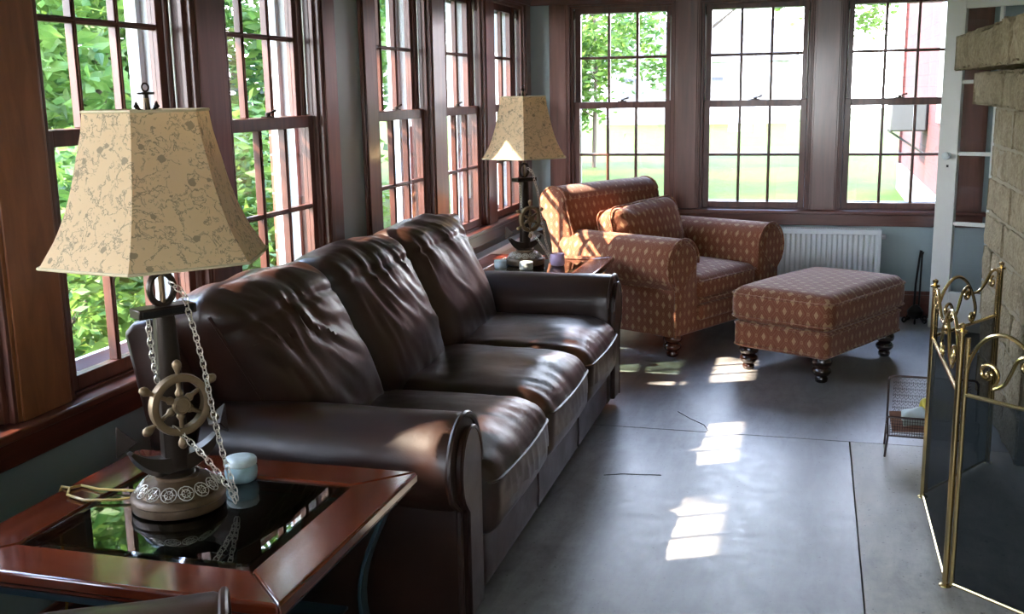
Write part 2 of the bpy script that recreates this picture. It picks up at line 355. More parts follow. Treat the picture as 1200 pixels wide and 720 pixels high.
# ---- windows
def P(root, mb, name, mat, **k): return mb.build(name, mat, root, **k)
wn = bpy.data.objects.new('window_1', None); COL.objects.link(wn); wn['kind'] = 'structure'
b = MB()      # jamb boards, inner stops and stool part of the opening
b.box(0, .012, -.0, .12, Z0, Z1); b.box(OW - .012, OW, 0, .12, Z0, Z1); b.box(.012, OW - .012, 0, .12, Z1 - .012, Z1); b.box(.012, OW - .012, .03, .12, Z0 - .012, Z0 + .004)
for x0, x1 in ((.012, .030), (OW - .030, OW - .012)):
    b.box(x0, x1, .018, .034, Z0 + .004, Z1 - .012); b.box(x0, x0 + .012 if x0 < .1 else x1, .072, .082, Z0 + .004, Z1 - .012)
b.box(.03, OW - .03, .018, .034, Z1 - .030, Z1 - .012)
P(wn, b, 'window_frame', 'sash', bevel=.002)
b = MB(); b.box(0, .03, .12, .225, Z0 - .01, Z1); b.box(OW - .03, OW, .12, .225, Z0 - .01, Z1); b.box(0, OW, .12, .225, Z1 - .03, Z1)
b.add([(0, .12, Z0 + .006), (OW, .12, Z0 + .006), (OW, .27, Z0 - .03), (0, .27, Z0 - .03), (0, .12, Z0 - .05), (OW, .12, Z0 - .05), (OW, .27, Z0 - .06), (0, .27, Z0 - .06)], [(0, 1, 2, 3), (7, 6, 5, 4), (0, 3, 7, 4), (1, 5, 6, 2), (2, 6, 7, 3), (0, 4, 5, 1)])
# storm frame
for x0, x1 in ((.03, .055), (OW - .055, OW - .03)): b.box(x0, x1, .165, .185, Z0, Z1 - .03)
b.box(.055, OW - .055, .165, .185, Z0, Z0 + .045); b.box(.055, OW - .055, .165, .185, Z1 - .06, Z1 - .03); b.box(.055, OW - .055, .165, .185, 1.385, 1.41)
P(wn, b, 'exterior_frame', 'whiteout', bevel=.002)
def sash(z0, z1, y0, y1, rb, rt, st=.040):
    b = MB(); x0 = .032; x1 = OW - .032
    b.box(x0, x0 + st, y0, y1, z0, z1); b.box(x1 - st, x1, y0, y1, z0, z1); b.box(x0 + st, x1 - st, y0, y1, z0, z0 + rb); b.box(x0 + st, x1 - st, y0, y1, z1 - rt, z1)
    gx0, gx1, gz0, gz1 = x0 + st, x1 - st, z0 + rb, z1 - rt; ym = (y0 + y1) / 2
    for k in (1, 2):
        x = gx0 + (gx1 - gx0) * k / 3; b.box(x - .009, x + .009, y0 + .003, y1 - .003, gz0, gz1); b.box(x - .004, x + .004, y0 - .002, y0 + .003, gz0, gz1)
    z = (gz0 + gz1) / 2; b.box(gx0, gx1, y0 + .0035, y1 - .0035, z - .009, z + .009); b.box(gx0, gx1, y0 - .0015, y0 + .0035, z - .004, z + .004)
    g = MB().box(gx0, gx1, ym - .0015, ym + .0015, gz0, gz1); return b, g
b, g = sash(Z0 + .006, 1.42, .036, .070, .042, .045); lo = P(wn, b, 'lower_sash', 'sash', bevel=.0025); P(lo, g, 'window_glass', 'glass', smooth=False)
b, g = sash(1.385, Z1 - .014, .084, .116, .035, .045); us = P(wn, b, 'upper_sash', 'sash', bevel=.0025); P(us, g, 'window_glass', 'glass', smooth=False)
b = MB(); b.box(OW / 2 - .03, OW / 2 + .03, .045, .068, 1.42, 1.426); b.lathe([(.011, 0), (.011, .01), (.006, .013)], 12, (OW / 2, .056, 1.426)); b.tube([(OW / 2, .056, 1.434), (OW / 2 + .02, .054, 1.438), (OW / 2 + .045, .048, 1.446)], [.005, .004, .006], 6)
P(wn, b, 'sash_lock', 'anchor')
for x in (.034, OW - .034):
    b = MB().tube([(x + (.004 if x < .3 else -.004), .055, 1.425), (x + (.004 if x < .3 else -.004), .055, 1.98)], .0035, 6); P(wn, b, 'sash_cord', 'ceil')
    b = MB().box(x - .003, x + .003, .045, .065, 1.97, 2.03); P(wn, b, 'sash_pulley', 'anchor', bevel=.002)
wi = 1; wn.location = (0, W_LEFT[0], 0); wn.rotation_euler = (0, 0, PI / 2)
def mkwin(loc, rz):
    global wi
    wi += 1; r = dup(wn, loc, rz); r.name = 'window_%d' % wi; return r
for y in W_LEFT[1:]: mkwin((0, y, 0), PI / 2)
for x in W_FAR: last = mkwin((x, YF, 0), 0)
for x in W_BACK: mkwin((x + OW, YB, 0), PI)
# ---- trim: casings and posts between windows
ti = [0]
def trim(mb, mat, bevel=.004):
    ti[0] += 1; return struct(mb.build('trim_%d' % ti[0], mat, bevel=bevel))
def casing_left(y0, y1, mat='mahog'):
    b = MB(); b.box(-.018, 0, y0, y1, Z0, Z1)
    if y1 - y0 > .13: b.box(0, .006, y0 + .012, y1 - .012, Z0, Z1)
    trim(b, mat)
for i, s_ in enumerate(W_LEFT):
    nxt = W_LEFT[i + 1] if i + 1 < len(W_LEFT) else None
    e = s_ + OW
    if nxt is not None and nxt - e < .25: casing_left(e, nxt, 'post' if i <= 4 else 'mahog')
    else:
        casing_left(e, e + .14); 
        if nxt: casing_left(nxt - .15, nxt)
casing_left(W_LEFT[0] - .14, W_LEFT[0])
def casing_far(x0, x1):
    b = MB(); b.box(x0, x1, YF, YF + .018, Z0, Z1)
    if x1 - x0 > .13: b.box(x0 + .012, x1 - .012, YF - .006, YF, Z0, Z1)
    trim(b, 'mahog')
casing_far(.131, .262); casing_far(.262 + OW, 1.15); casing_far(1.15 + OW, 2.052); casing_far(2.052 + OW, 2.94)
for x0, x1 in ((.36, .5), (1.23, 1.4), (2.13, 2.3), (3.03, 3.17)): trim(MB().box(x0, x1, YB, YB + .018, Z0, Z1), 'mahog')
# stools, aprons, heads and cornices
b = MB(); b.box(-.05, .040, YB, YF + .018, Z0 - .026, Z0 - .001); trim(b, 'mahogy', .006)
trim(MB().box(-.018, .004, YB, YF + .018, .595, Z0 - .026), 'mahogy')
b = MB(); b.box(.04, 2.98, YF - .040, YF + .05, Z0 - .026, Z0 - .001); trim(b, 'mahogx', .006)
trim(MB().box(.004, 2.95, YF - .004, YF + .018, .598, Z0 - .026), 'mahogx')
b = MB(); b.box(-.018, .004, YB, YF + .018, Z1, Z1 + .13); b.box(-.018, .03, YB, YF + .018, Z1 + .13, Z1 + .155); trim(b, 'mahogy')
b = MB(); b.box(.004, 2.95, YF - .004, YF + .018, Z1, Z1 + .13); b.box(.03, 2.97, YF - .03, YF + .018, Z1 + .13, Z1 + .155); trim(b, 'mahogx')
b = MB(); b.box(.004, XR, YB, YB + .02, .6, Z0); b.box(.004, XR, YB, YB + .02, Z1, Z1 + .13); trim(b, 'mahogx')
def base(name, mb): struct(mb.build(name, 'mahogy', bevel=.004))
b = MB(); b.box(-.018, .004, YB, YF + .018, 0, .15); b.box(-.018, -.004, YB, YF + .018, .15, .175); base('baseboard_left', b)
b = MB(); b.box(.004, XR, YF - .002, YF + .018, 0, .15); b.box(.004, XR, YF + .004, YF + .018, .15, .175); base('baseboard_far', b)
base('baseboard_right', MB().box(XR - .02, XR, YB, YF - .01, 0, .15))

# ------------------------------------------------------------------ exterior ground, unseen sun-blocking trees are added (see below)
struct(MB().box(-60, 60, -30, 90, -.45, -.25).build('lawn', 'grass', smooth=False))

# ------------------------------------------------------------------ upholstered seats with rolled arms
def arm_outline(w0, w1, cw, cz, r, z0, sgn, n=18):
    """(w,z) outline; roll bulges away from the seat. sgn=-1: arm on the low-w side"""
    pts = [(w1, z0), (w1, cz)]
    for k in range(1, n + 1):
        a = math.radians(0 + 215 * k / n); pts.append((cw + r * math.cos(a), cz + r * math.sin(a)))
    pts += [(w0, cz - r * .9), (w0, z0)]
    return pts if sgn < 0 else [(-p, q) for p, q in pts]
def arm_mb(pts, b0, b1, mt=None, soften=.02, fn=None, nb=14):
    cx = sum(p[0] for p in pts) / len(pts); cz = sum(p[1] for p in pts) / len(pts)
    # resample the outline
    res = []
    for i, p in enumerate(pts):
        q = pts[(i + 1) % len(pts)]; d = math.hypot(q[0] - p[0], q[1] - p[1]); m_ = max(1, int(d / .03))
        for k in range(m_): res.append((p[0] + (q[0] - p[0]) * k / m_, p[1] + (q[1] - p[1]) * k / m_))
    def ring(bb, s_):
        out_ = []
        for p in res:
            d = Vector((p[0] - cx, p[1] - cz)); L = d.length; d = d * ((L - s_) / L)
            v = Vector((cx + d.x, bb, cz + d.y)); out_.append(fn(v) if fn else v)
        return out_
    rows = [ring(b0, soften), ring(b0 + soften * .3, soften * .3), ring(b0 + soften, 0)]
    rows += [ring(b0 + soften + (b1 - b0 - 2 * soften) * k / nb, 0) for k in range(1, nb + 1)]
    rows += [ring(b1, soften)]
    return MB().grid(rows, closev=True, cap0=True, cap1=True, mt=mt)
def offset(pts, d):
    cx = sum(p[0] for p in pts) / len(pts); out_ = []
    n = len(pts)
    for i in range(n):
        a = Vector(pts[i - 1]); b_ = Vector(pts[(i + 1) % n]); t = (b_ - a).normalized(); nrm = Vector((t.y, -t.x))
        out_.append((pts[i][0] - nrm.x * d, pts[i][1] - nrm.y * d))
    return out_
def fold(p, dirx, diry, sc, amp, seed=0):
    s_ = p[0] * dirx + p[1] * diry; t = -p[0] * diry + p[1] * dirx
    n = noise.noise(Vector((s_ * sc, t * sc * .22, seed))) + .5 * noise.noise(Vector((s_ * sc * 2.2, t * sc * .5, seed + 5)))
    return amp * (1 - abs(n) * 2.6)

# ---- sofa : local x = along the wall (world +y), local y = towards the wall (world -x)
SO = (1.05, 2.60, 0); sofa = thing('sofa', 'dark brown leather three-seat sofa under the left-hand windows, sunlit in patches', 'sofa', SO, PI / 2)
near = arm_outline(0.0, .185, .055, .505, .135, .035, -1)
far_ = [(2.40 - p, q) for p, q in [(a, b_) for a, b_ in near]]
def armsoft(v): 
    n = noise.noise(v * 5) * .006; return v + Vector((n, 0, n))
for pts in (near, far_):
    a = arm_mb(pts, .035, .80, fn=armsoft).build('armrest', 'leather', sofa); weld(a)
    ins = offset(pts, .016 if pts is near else -.016)
    up_ = [p for p in pts]; 
    tb = MB().tube([(p[0], .036, p[1]) for p in pts[1:]], .0085, 7); tb.build('piping', 'leather', a)
    cx = sum(p[0] for p in pts) / len(pts)
    # pleated scroll panel and inner plain panel
    c_ = (.075 if pts is near else 2.325)
    panel = [(c_ + (p[0] - c_) * .66, p[1] * .90 + .03 if p[1] > .2 else p[1] + .02) for p in pts]
    pb = MB().prism([(p[0], p[1]) for p in panel], .014, .04, 'y').build('front_panel', 'leather', a, bevel=.008)
    tb = MB().tube([(p[0], .016, p[1]) for p in panel[1:]], .006, 6); tb.build('front_panel_piping', 'leather', a)
# base rail
b = MB(); soft(b, 1.02, .39, .105, .02, 16, mt=Matrix.Translation((1.20, .43, .145))); weld(b.build('base', 'leather', sofa))
for w_ in (.86, 1.53): MB().tube([(w_, .037, .06), (w_, .034, .12), (w_, .037, .24)], .0035, 6).build('seam', 'leather', sofa)
# back frame, leaning to the wall
bk = [(.78, .04), (.82, .50), (.84, .86), (.87, .905), (.92, .90), (.955, .87), (.905, .60), (.88, .04)]
MB().prism([(p[0], p[1]) for p in bk], -.13, 2.53, 'x').build('back_frame', 'leather', sofa, bevel=.018, seg=3)
for w_ in (-.05, 2.45):
    for b_ in (.12, .80): MB().lathe([(.024, 0), (.03, .04)], 14, (w_ + (.10 if w_ < 0 else -.10), b_, 0)).build('foot', 'footwood', sofa)
cuts = [.19, .865, 1.545, 2.21]
for k in range(3):
    cw = (cuts[k] + cuts[k + 1]) / 2; hw = (cuts[k + 1] - cuts[k]) / 2 - .003
    def fn(p, n, u, k=k, hw=hw):
        p = p.copy()
        # waterfall front: the front edge hangs down and bulges
        fy = max(0, -u[1] - .55) / .45; p.z -= .045 * fy * fy * (1 if u[2] > 0 else 0)
        p.z += .012 * noise.noise(Vector((p.x * 5, p.y * 5, k * 3.1))) * (1 if u[2] > 0 else .2)
        if u[2] > -.2:
            ed = max(0, -u[1] - .2); p.z += fold((p.x, p.y), .95, .3, 20, .0028, k) * (.4 + ed)
            p.y += -.010 * abs(noise.noise(Vector((p.x * 16, p.z * 6, k)))) * (1 if u[1] < -.6 else 0)
        return p
    b = MB(); soft(b, hw, .34, .125, .052, 40, (0.004, .02, .030), fn, Matrix.Translation((cw, .335, .345)))
    sc_ = weld(b.build('seat_cushion', 'leather', sofa))
    tb = MB(); welt(tb, hw - .006, .342, .060, .05, .0055, fn=lambda p, hw=hw: Vector((p.x, p.y - .016 * max(0, 1 - (p.x / hw) ** 2) * (1 if p.y < 0 else 0), p.z - .012 * (1 if p.y < -.3 else 0))), mt=Matrix.Translation((cw, .335, .345))); tb.build('seam_welt', 'leather', sc_)
bcb = [.18, .77, 1.42, 2.16]; bct = [-.08, .64, 1.34, 2.07]
for k in range(3):
    cw = (bcb[k] + bcb[k + 1] + bct[k] + bct[k + 1]) / 4; hw = .345
    tilt = Matrix.Translation((cw, .735, .662)) @ Matrix.Rotation(math.radians(-17), 4, 'X')
    def fan(p, k=k, cw=cw, hw=hw):
        t = max(0, min(1, (p.z + .30) / .60)); a = bcb[k] + (bct[k] - bcb[k]) * t; c = bcb[k + 1] + (bct[k + 1] - bcb[k + 1]) * t
        return Vector(((a + c) / 2 + p.x / hw * (c - a + .02) / 2 - cw, p.y, p.z))
    def fn(p, n, u, k=k, hw=hw):
        p = p.copy(); front = max(0, -u[1])
        if front > .1:
            # gathered folds spread diagonally from the top seam
            m_ = min(1, front) * max(.15, 1 - abs(u[0]) ** 6)
            ang = .55 + .35 * u[0] + .5 * noise.noise(Vector((p.x * 3, p.z * 3, k * 4.4)))
            s_ = p.x * math.cos(ang) + p.z * math.sin(ang)
            t_ = -p.x * math.sin(ang) + p.z * math.cos(ang)
            wx = .08 * noise.noise(Vector((p.x * 5, p.z * 5, k + 20)))
            n1 = noise.noise(Vector((s_ * 10 + wx * 10, t_ * 2.2, k * 7.3))); n2 = noise.noise(Vector((s_ * 24, t_ * 5.5, k * 3.7 + 9)))
            act = .35 + .9 * max(0, noise.noise(Vector((p.x * 4.5 + 7, p.z * 4.5, k * 5.1))) + .25); top = .55 + .45 * max(0, u[2])
            r_ = ((1 - abs(n1) * 2.4) * .012 + (1 - abs(n2) * 2.4) * .006) * act * top * 1.5
            p.y -= r_ * m_
            p.y -= .022 * math.exp(-((u[2] + .35) / .5) ** 2) * m_
        if u[2] > .4: p.z += .012 * noise.noise(Vector((p.x * 9, p.y * 14, k * 2.2))) - .018 * abs(u[0]) ** 4
        s0 = abs(u[2] - .62)
        if front > .3 and s0 < .05: p.y += .010 * (1 - s0 / .05)
        return fan(p)
    b = MB(); soft(b, hw, .115, .296, .085, 52, (0.0, .045, .02), fn, tilt)
    bcu = weld(b.build('back_cushion', 'leather', sofa))
    for sx in (-1, 1):
        path = [fan(Vector((sx * (hw - .012), -.075, -.23 + .46 * t_))) for t_ in [i / 14 for i in range(15)]]
        MB().tube(path, .005, 6, mt=tilt).build('seam_welt', 'leather', bcu)

# ---- patterned club chair
CH = (1.195, 5.88, 0); CR = math.radians(62)
chair = thing('armchair', 'rust patterned club armchair with rolled arms in the far corner', 'armchair', CH, CR); chair.scale = (.97, .97, .97)
cl = arm_outline(0.0, .225, .075, .545, .155, .13, -1)
cr_ = [(1.12 - p, q) for p, q in cl]
def bowed(v): return v
for pts, nm in ((cl, 0), (cr_, 1)):
    a = weld(arm_mb(pts, 0.0, .86, soften=.028).build('armrest', 'fabric', chair))
    MB().tube([(p[0], .004, p[1]) for p in pts[1:]], .0075, 7).build('piping', 'fabric', a)
    c_ = (.085 if nm == 0 else 1.035)
    panel = [(c_ + (p[0] - c_) * .70, p[1] * .93 + .02) for p in pts if p[1] > .40] 
    MB().prism(panel, -.012, .01, 'y').build('scroll_panel', 'fabric', a, bevel=.010, seg=3)
    MB().tube([(p[0], -.008, p[1]) for p in panel], .0055, 6, True).build('scroll_piping', 'fabric', a)
b = MB(); soft(b, .53, .43, .11, .02, 14, mt=Matrix.Translation((.56, .44, .235))); weld(b.build('base', 'fabric', chair))
b = MB(); soft(b, .335, .03, .048, .02, 12, mt=Matrix.Translation((.56, .012, .245))); weld(b.build('front_rail', 'fabric', chair))
b = MB(); soft(b, .33, .36, .082, .05, 24, (.0, .012, .040), mt=Matrix.Translation((.56, .365, .375)))
sc_ = weld(b.build('seat_cushion', 'fabric', chair))
tb = MB(); welt(tb, .332, .368, .052, .05, .006, mt=Matrix.Translation((.56, .365, .375))); tb.build('welt', 'fabric', sc_)
tb = MB(); welt(tb, .332, .368, -.052, .05, .006, mt=Matrix.Translation((.56, .365, .375))); tb.build('welt', 'fabric', sc_)
# rolled-over back
bp = [(.74, .15), (.70, .42), (.75, .62), (.81, .80), (.835, .885)]
arc = [(.930 + .108 * math.cos(math.radians(a)), .862 + .100 * math.sin(math.radians(a))) for a in range(165, -61, -15)]
bp += arc + [(.93, .60), (.92, .15)]
def backrow(w_, s_):
    cx, cz = .86, .6; return [Vector((w_, cx + (p[0] - cx) * s_, cz + (p[1] - cz) * s_)) for p in bp]
rows = [backrow(-.03, .86), backrow(-.02, .95), backrow(.005, 1)] + [backrow(.005 + .93 * k / 12, 1 + .012 * math.sin(PI * k / 12)) for k in range(1, 13)] + [backrow(.96, .95), backrow(.97, .86)]
bo = MB().grid(rows, closev=True, cap0=True, cap1=True).build('backrest', 'fabric', chair, angle=60)
for w_ in (-.005, .945): MB().tube([(w_, p[0] - .004, p[1]) for p in bp[2:-2]], .007, 6).build('piping', 'fabric', bo)
def bunfoot(par, x, y, z1=.135, s_=1, mat='footwood'):
    pr = [(.022, 0), (.030, .006), (.033, .022), (.027, .034), (.036, .040), (.047, .056), (.047, .068), (.038, .080), (.031, .085), (.044, .092), (.050, .104), (.050, .118), (.043, z1)]
    return MB().lathe([(r * s_, z) for r, z in pr], 28, (x, y, 0)).build('foot', mat, par, angle=60)
for x, y in ((.07, .07), (1.05, .07), (.10, .80), (1.02, .80)): bunfoot(chair, x, y, s_=1.12)

# lumbar pillow resting in the chair (a thing of its own)
pl = thing('throw_pillow', 'rust patterned boxed lumbar pillow leaning in the club armchair', 'pillow', (CH[0], CH[1], 0), CR); pl.scale = (.97, .97, .97)
def fnp(p, n, u):
    p = p.copy(); m_ = max(0, 1 - abs(u[0]) ** 3)
    p.z += .010 * noise.noise(Vector((p.x * 12, p.y * 12, 3))); p.z -= .02 * math.exp(-((p.x + .14) / .05) ** 2) * (1 if u[2] > 0 else 0)
    if u[0] < -.5: p.y += .012 * noise.noise(Vector((p.y * 16, p.z * 30, 1)))
    return p
tl = Matrix.Translation((.475, .60, .675)) @ Matrix.Rotation(math.radians(-17), 4, 'X') @ Matrix.Rotation(math.radians(-3), 4, 'Y')
b = MB(); soft(b, .345, .085, .158, .075, 26, (.02, .030, .018), fnp, tl); weld(b.build('pillow_body', 'fabric', pl))
R90 = tl @ Matrix.Rotation(PI / 2, 4, 'X')
for yy in (-.052, .052):
    tb = MB(); welt(tb, .353, .168, yy, .075, .0055, mt=R90); tb.build('welt', 'fabric', pl)

# ---- ottoman
OT = (2.0, 5.50, 0); ott = thing('ottoman', 'rust patterned footstool on dark turned feet in front of the armchair', 'ottoman', OT, CR)
b = MB(); soft(b, .435, .275, .075, .03, 18, (0, 0, 0), mt=Matrix.Translation((.425, .265, .205))); weld(b.build('base', 'fabric', ott))
def fno(p, n, u):
    p = p.copy(); return p
b = MB(); soft(b, .455, .295, .095, .065, 26, (.006, .006, .020), mt=Matrix.Translation((.425, .265, .365))); cu = weld(b.build('cushion', 'fabric', ott))
for zz, e in ((.058, .0), (-.062, .0)):
    tb = MB(); welt(tb, .459, .299, zz, .08, .006, mt=Matrix.Translation((.425, .265, .365))); tb.build('welt', 'fabric', cu)
for zz in (.262, .150):
    tb = MB(); welt(tb, .436, .276, zz, .03, .005, mt=Matrix.Translation((.425, .265, 0))); tb.build('welt', 'fabric', ott)
for x, y in ((.06, .05), (.79, .05), (.06, .48), (.79, .48)): bunfoot(ott, x, y, s_=1.02, mat='darkfoot')

# ---- leather armchair in the near left corner: only the end of its arm shows
lc = thing('leather_armchair', 'dark brown leather armchair, its rolled arm end just showing in front of near table', 'armchair', (1.46, .64, 0), math.radians(120))
n2 = [(1.06 - p, q + .012) for p, q in near]
n2b = [(.04 + p, q + .012) for p, q in near]
for pts in (n2, n2b):
    a = weld(arm_mb(pts, .0, .76, fn=armsoft).build('armrest', 'leather', lc)); MB().tube([(p[0], .002, p[1]) for p in pts[1:]], .0085, 7).build('piping', 'leather', a)
b = MB(); soft(b, .40, .37, .105, .02, 12, mt=Matrix.Translation((.55, .42, .145))); weld(b.build('base', 'leather', lc))
b = MB(); soft(b, .315, .33, .11, .05, 20, (0, .02, .03), mt=Matrix.Translation((.55, .33, .345))); weld(b.build('seat_cushion', 'leather', lc))
b = MB(); soft(b, .33, .12, .28, .085, 24, (0, .04, .02), mt=Matrix.Translation((.55, .62, .66)) @ Matrix.Rotation(math.radians(-20), 4, 'X')); weld(b.build('back_cushion', 'leather', lc))
MB().prism([(p[0] - .06, p[1]) for p in bk], .0, 1.1, 'x').build('back_frame', 'leather', lc, bevel=.018)
for x, y in ((.1, .08), (1.0, .08), (.1, .72), (1.0, .72)): MB().lathe([(.024, 0), (.03, .045)], 14, (x, y, 0)).build('foot', 'footwood', lc)

# ------------------------------------------------------------------ end tables
def end_table(loc, label, sx=.80, sy=.80):
    t = thing('end_table', label, 'table', loc, 0, None); fw = .125; z1 = .57; th = .030
    def bar(o0, o1, i0, i1, mat):      # mitred rail with rounded lip
        vs = []
        for z in (z1 - th, z1): vs += [(*o0, z), (*o1, z), (*i1, z), (*i0, z)]
        return MB().add(vs, [(0, 1, 2, 3), (4, 7, 6, 5), (0, 4, 5, 1), (1, 5, 6, 2), (2, 6, 7, 3), (3, 7, 4, 0)]).build('top_rail', mat, t, bevel=.007, seg=3)
    a, b_ = sx, sy
    bar((0, 0), (a, 0), (fw, fw), (a - fw, fw), 'cherry'); bar((0, b_), (a, b_), (fw, b_ - fw), (a - fw, b_ - fw), 'cherry')
    bar((0, 0), (0, b_), (fw, fw), (fw, b_ - fw), 'cherryy'); bar((a, 0), (a, b_), (a - fw, fw), (a - fw, b_ - fw), 'cherryy')
    # lower lip
    b = MB(); e = .012
    b.box(e, a - e, e, fw - .01, z1 - th - .014, z1 - th + .003); b.box(e, a - e, b_ - fw + .01, b_ - e, z1 - th - .014, z1 - th + .003); b.box(e, fw - .01, fw - .01, b_ - fw + .01, z1 - th - .014, z1 - th + .003); b.box(a - fw + .01, a - e, fw - .01, b_ - fw + .01, z1 - th - .014, z1 - th + .003)
    b.build('under_lip', 'cherry', t, bevel=.005)
    g = fw + .001; bv = .022
    MB().box(g + bv, a - g - bv, g + bv, b_ - g - bv, z1 - .007, z1 - .001).build('glass_pane', 'table_glass', t, smooth=False)
    o = [(g, g), (a - g, g), (a - g, b_ - g), (g, b_ - g)]; i_ = [(g + bv, g + bv), (a - g - bv, g + bv), (a - g - bv, b_ - g - bv), (g + bv, b_ - g - bv)]
    vs = [(*p, z1 - .0045) for p in o] + [(*p, z1 - .001) for p in i_]
    MB().add(vs, [(k, (k + 1) % 4, 4 + (k + 1) % 4, 4 + k) for k in range(4)]).build('glass_bevel', 'bevel', t, smooth=False)
    # metal frame and curved legs
    b = MB(); zz = z1 - th - .014
    for x0, x1, y0, y1 in ((.04, a - .04, .04, .062), (.04, a - .04, b_ - .062, b_ - .04), (.04, .062, .062, b_ - .062), (a - .062, a - .04, .062, b_ - .062)): b.box(x0, x1, y0, y1, zz - .03, zz)
    b.build('steel_frame', 'tleg', t, bevel=.002)
    for cx, cy, dx, dy in ((.05, .05, 1, 1), (a - .05, .05, -1, 1), (.05, b_ - .05, 1, -1), (a - .05, b_ - .05, -1, -1)):
        rows = []
        for k in range(15):
            u = k / 14; z = (zz - .0) * (1 - u); off = .085 * math.sin(PI * u * .95) ** 1.2
            x = cx + dx * off; y = cy + dy * off * .25; hw = .022 - .006 * u; ht = .006
            rows.append([(x - ht, y - hw, z), (x + ht, y - hw, z), (x + ht, y + hw, z), (x - ht, y + hw, z)])
        MB().grid(rows, closev=True, cap0=True, cap1=True).build('leg', 'tleg', t, bevel=.002)
    b = MB(); b.box(.18, a - .18, .06, b_ - .06, .205, .213); sh = b
    sh.build('low_shelf', 'tleg', t, bevel=.002)
    return t
TZ = .57
t1 = end_table((.175, 1.655, 0), 'glass-topped cherry end table in the foreground, carrying a lamp and pale blue jar', .805, .735)
t2 = end_table((.098, 5.16, 0), 'glass-topped cherry end table between the sofa and the armchair', .735, .80)

# ------------------------------------------------------------------ anchor lamps
def link_mb(mb, p, d, up, L=.011, W=.0062, r=.0015):
    d = d.normalized(); s_ = d.cross(up).normalized(); pts = []
    for k in range(10):
        a = 2 * PI * k / 10; pts.append(p + d * (math.cos(a) * L) + s_ * (math.sin(a) * W))
    mb.tube(pts, r, 5, True)
def chain(pts, name, par):
    mb = MB(); pts = [Vector(p) for p in pts]; segs = []; step = .0145; acc = 0; i = 0; k = 0
    cur = pts[0]; tot = 0
    dense = []
    for a, b_ in zip(pts, pts[1:]):
        n = max(1, int((b_ - a).length / .001)); dense += [a.lerp(b_, j / n) for j in range(n)]
    dense.append(pts[-1]); d0 = dense[0]; acc = 0; last = dense[0]
    for j in range(1, len(dense)):
        acc += (dense[j] - dense[j - 1]).length
        if acc >= step:
            t = (dense[j] - last); upv = Vector((0, 1, .3)) if k % 2 else Vector((1, .2, 0.1))
            link_mb(mb, (dense[j] + last) / 2, t, upv); last = dense[j]; acc = 0; k += 1
    return mb.build(name, 'chain', par, uv=False)
def sag(a, b_, s_, n=24):
    a = Vector(a); b_ = Vector(b_); return [a.lerp(b_, k / n) + Vector((0, 0, -s_ * 4 * (k / n) * (1 - k / n))) for k in range(n + 1)]
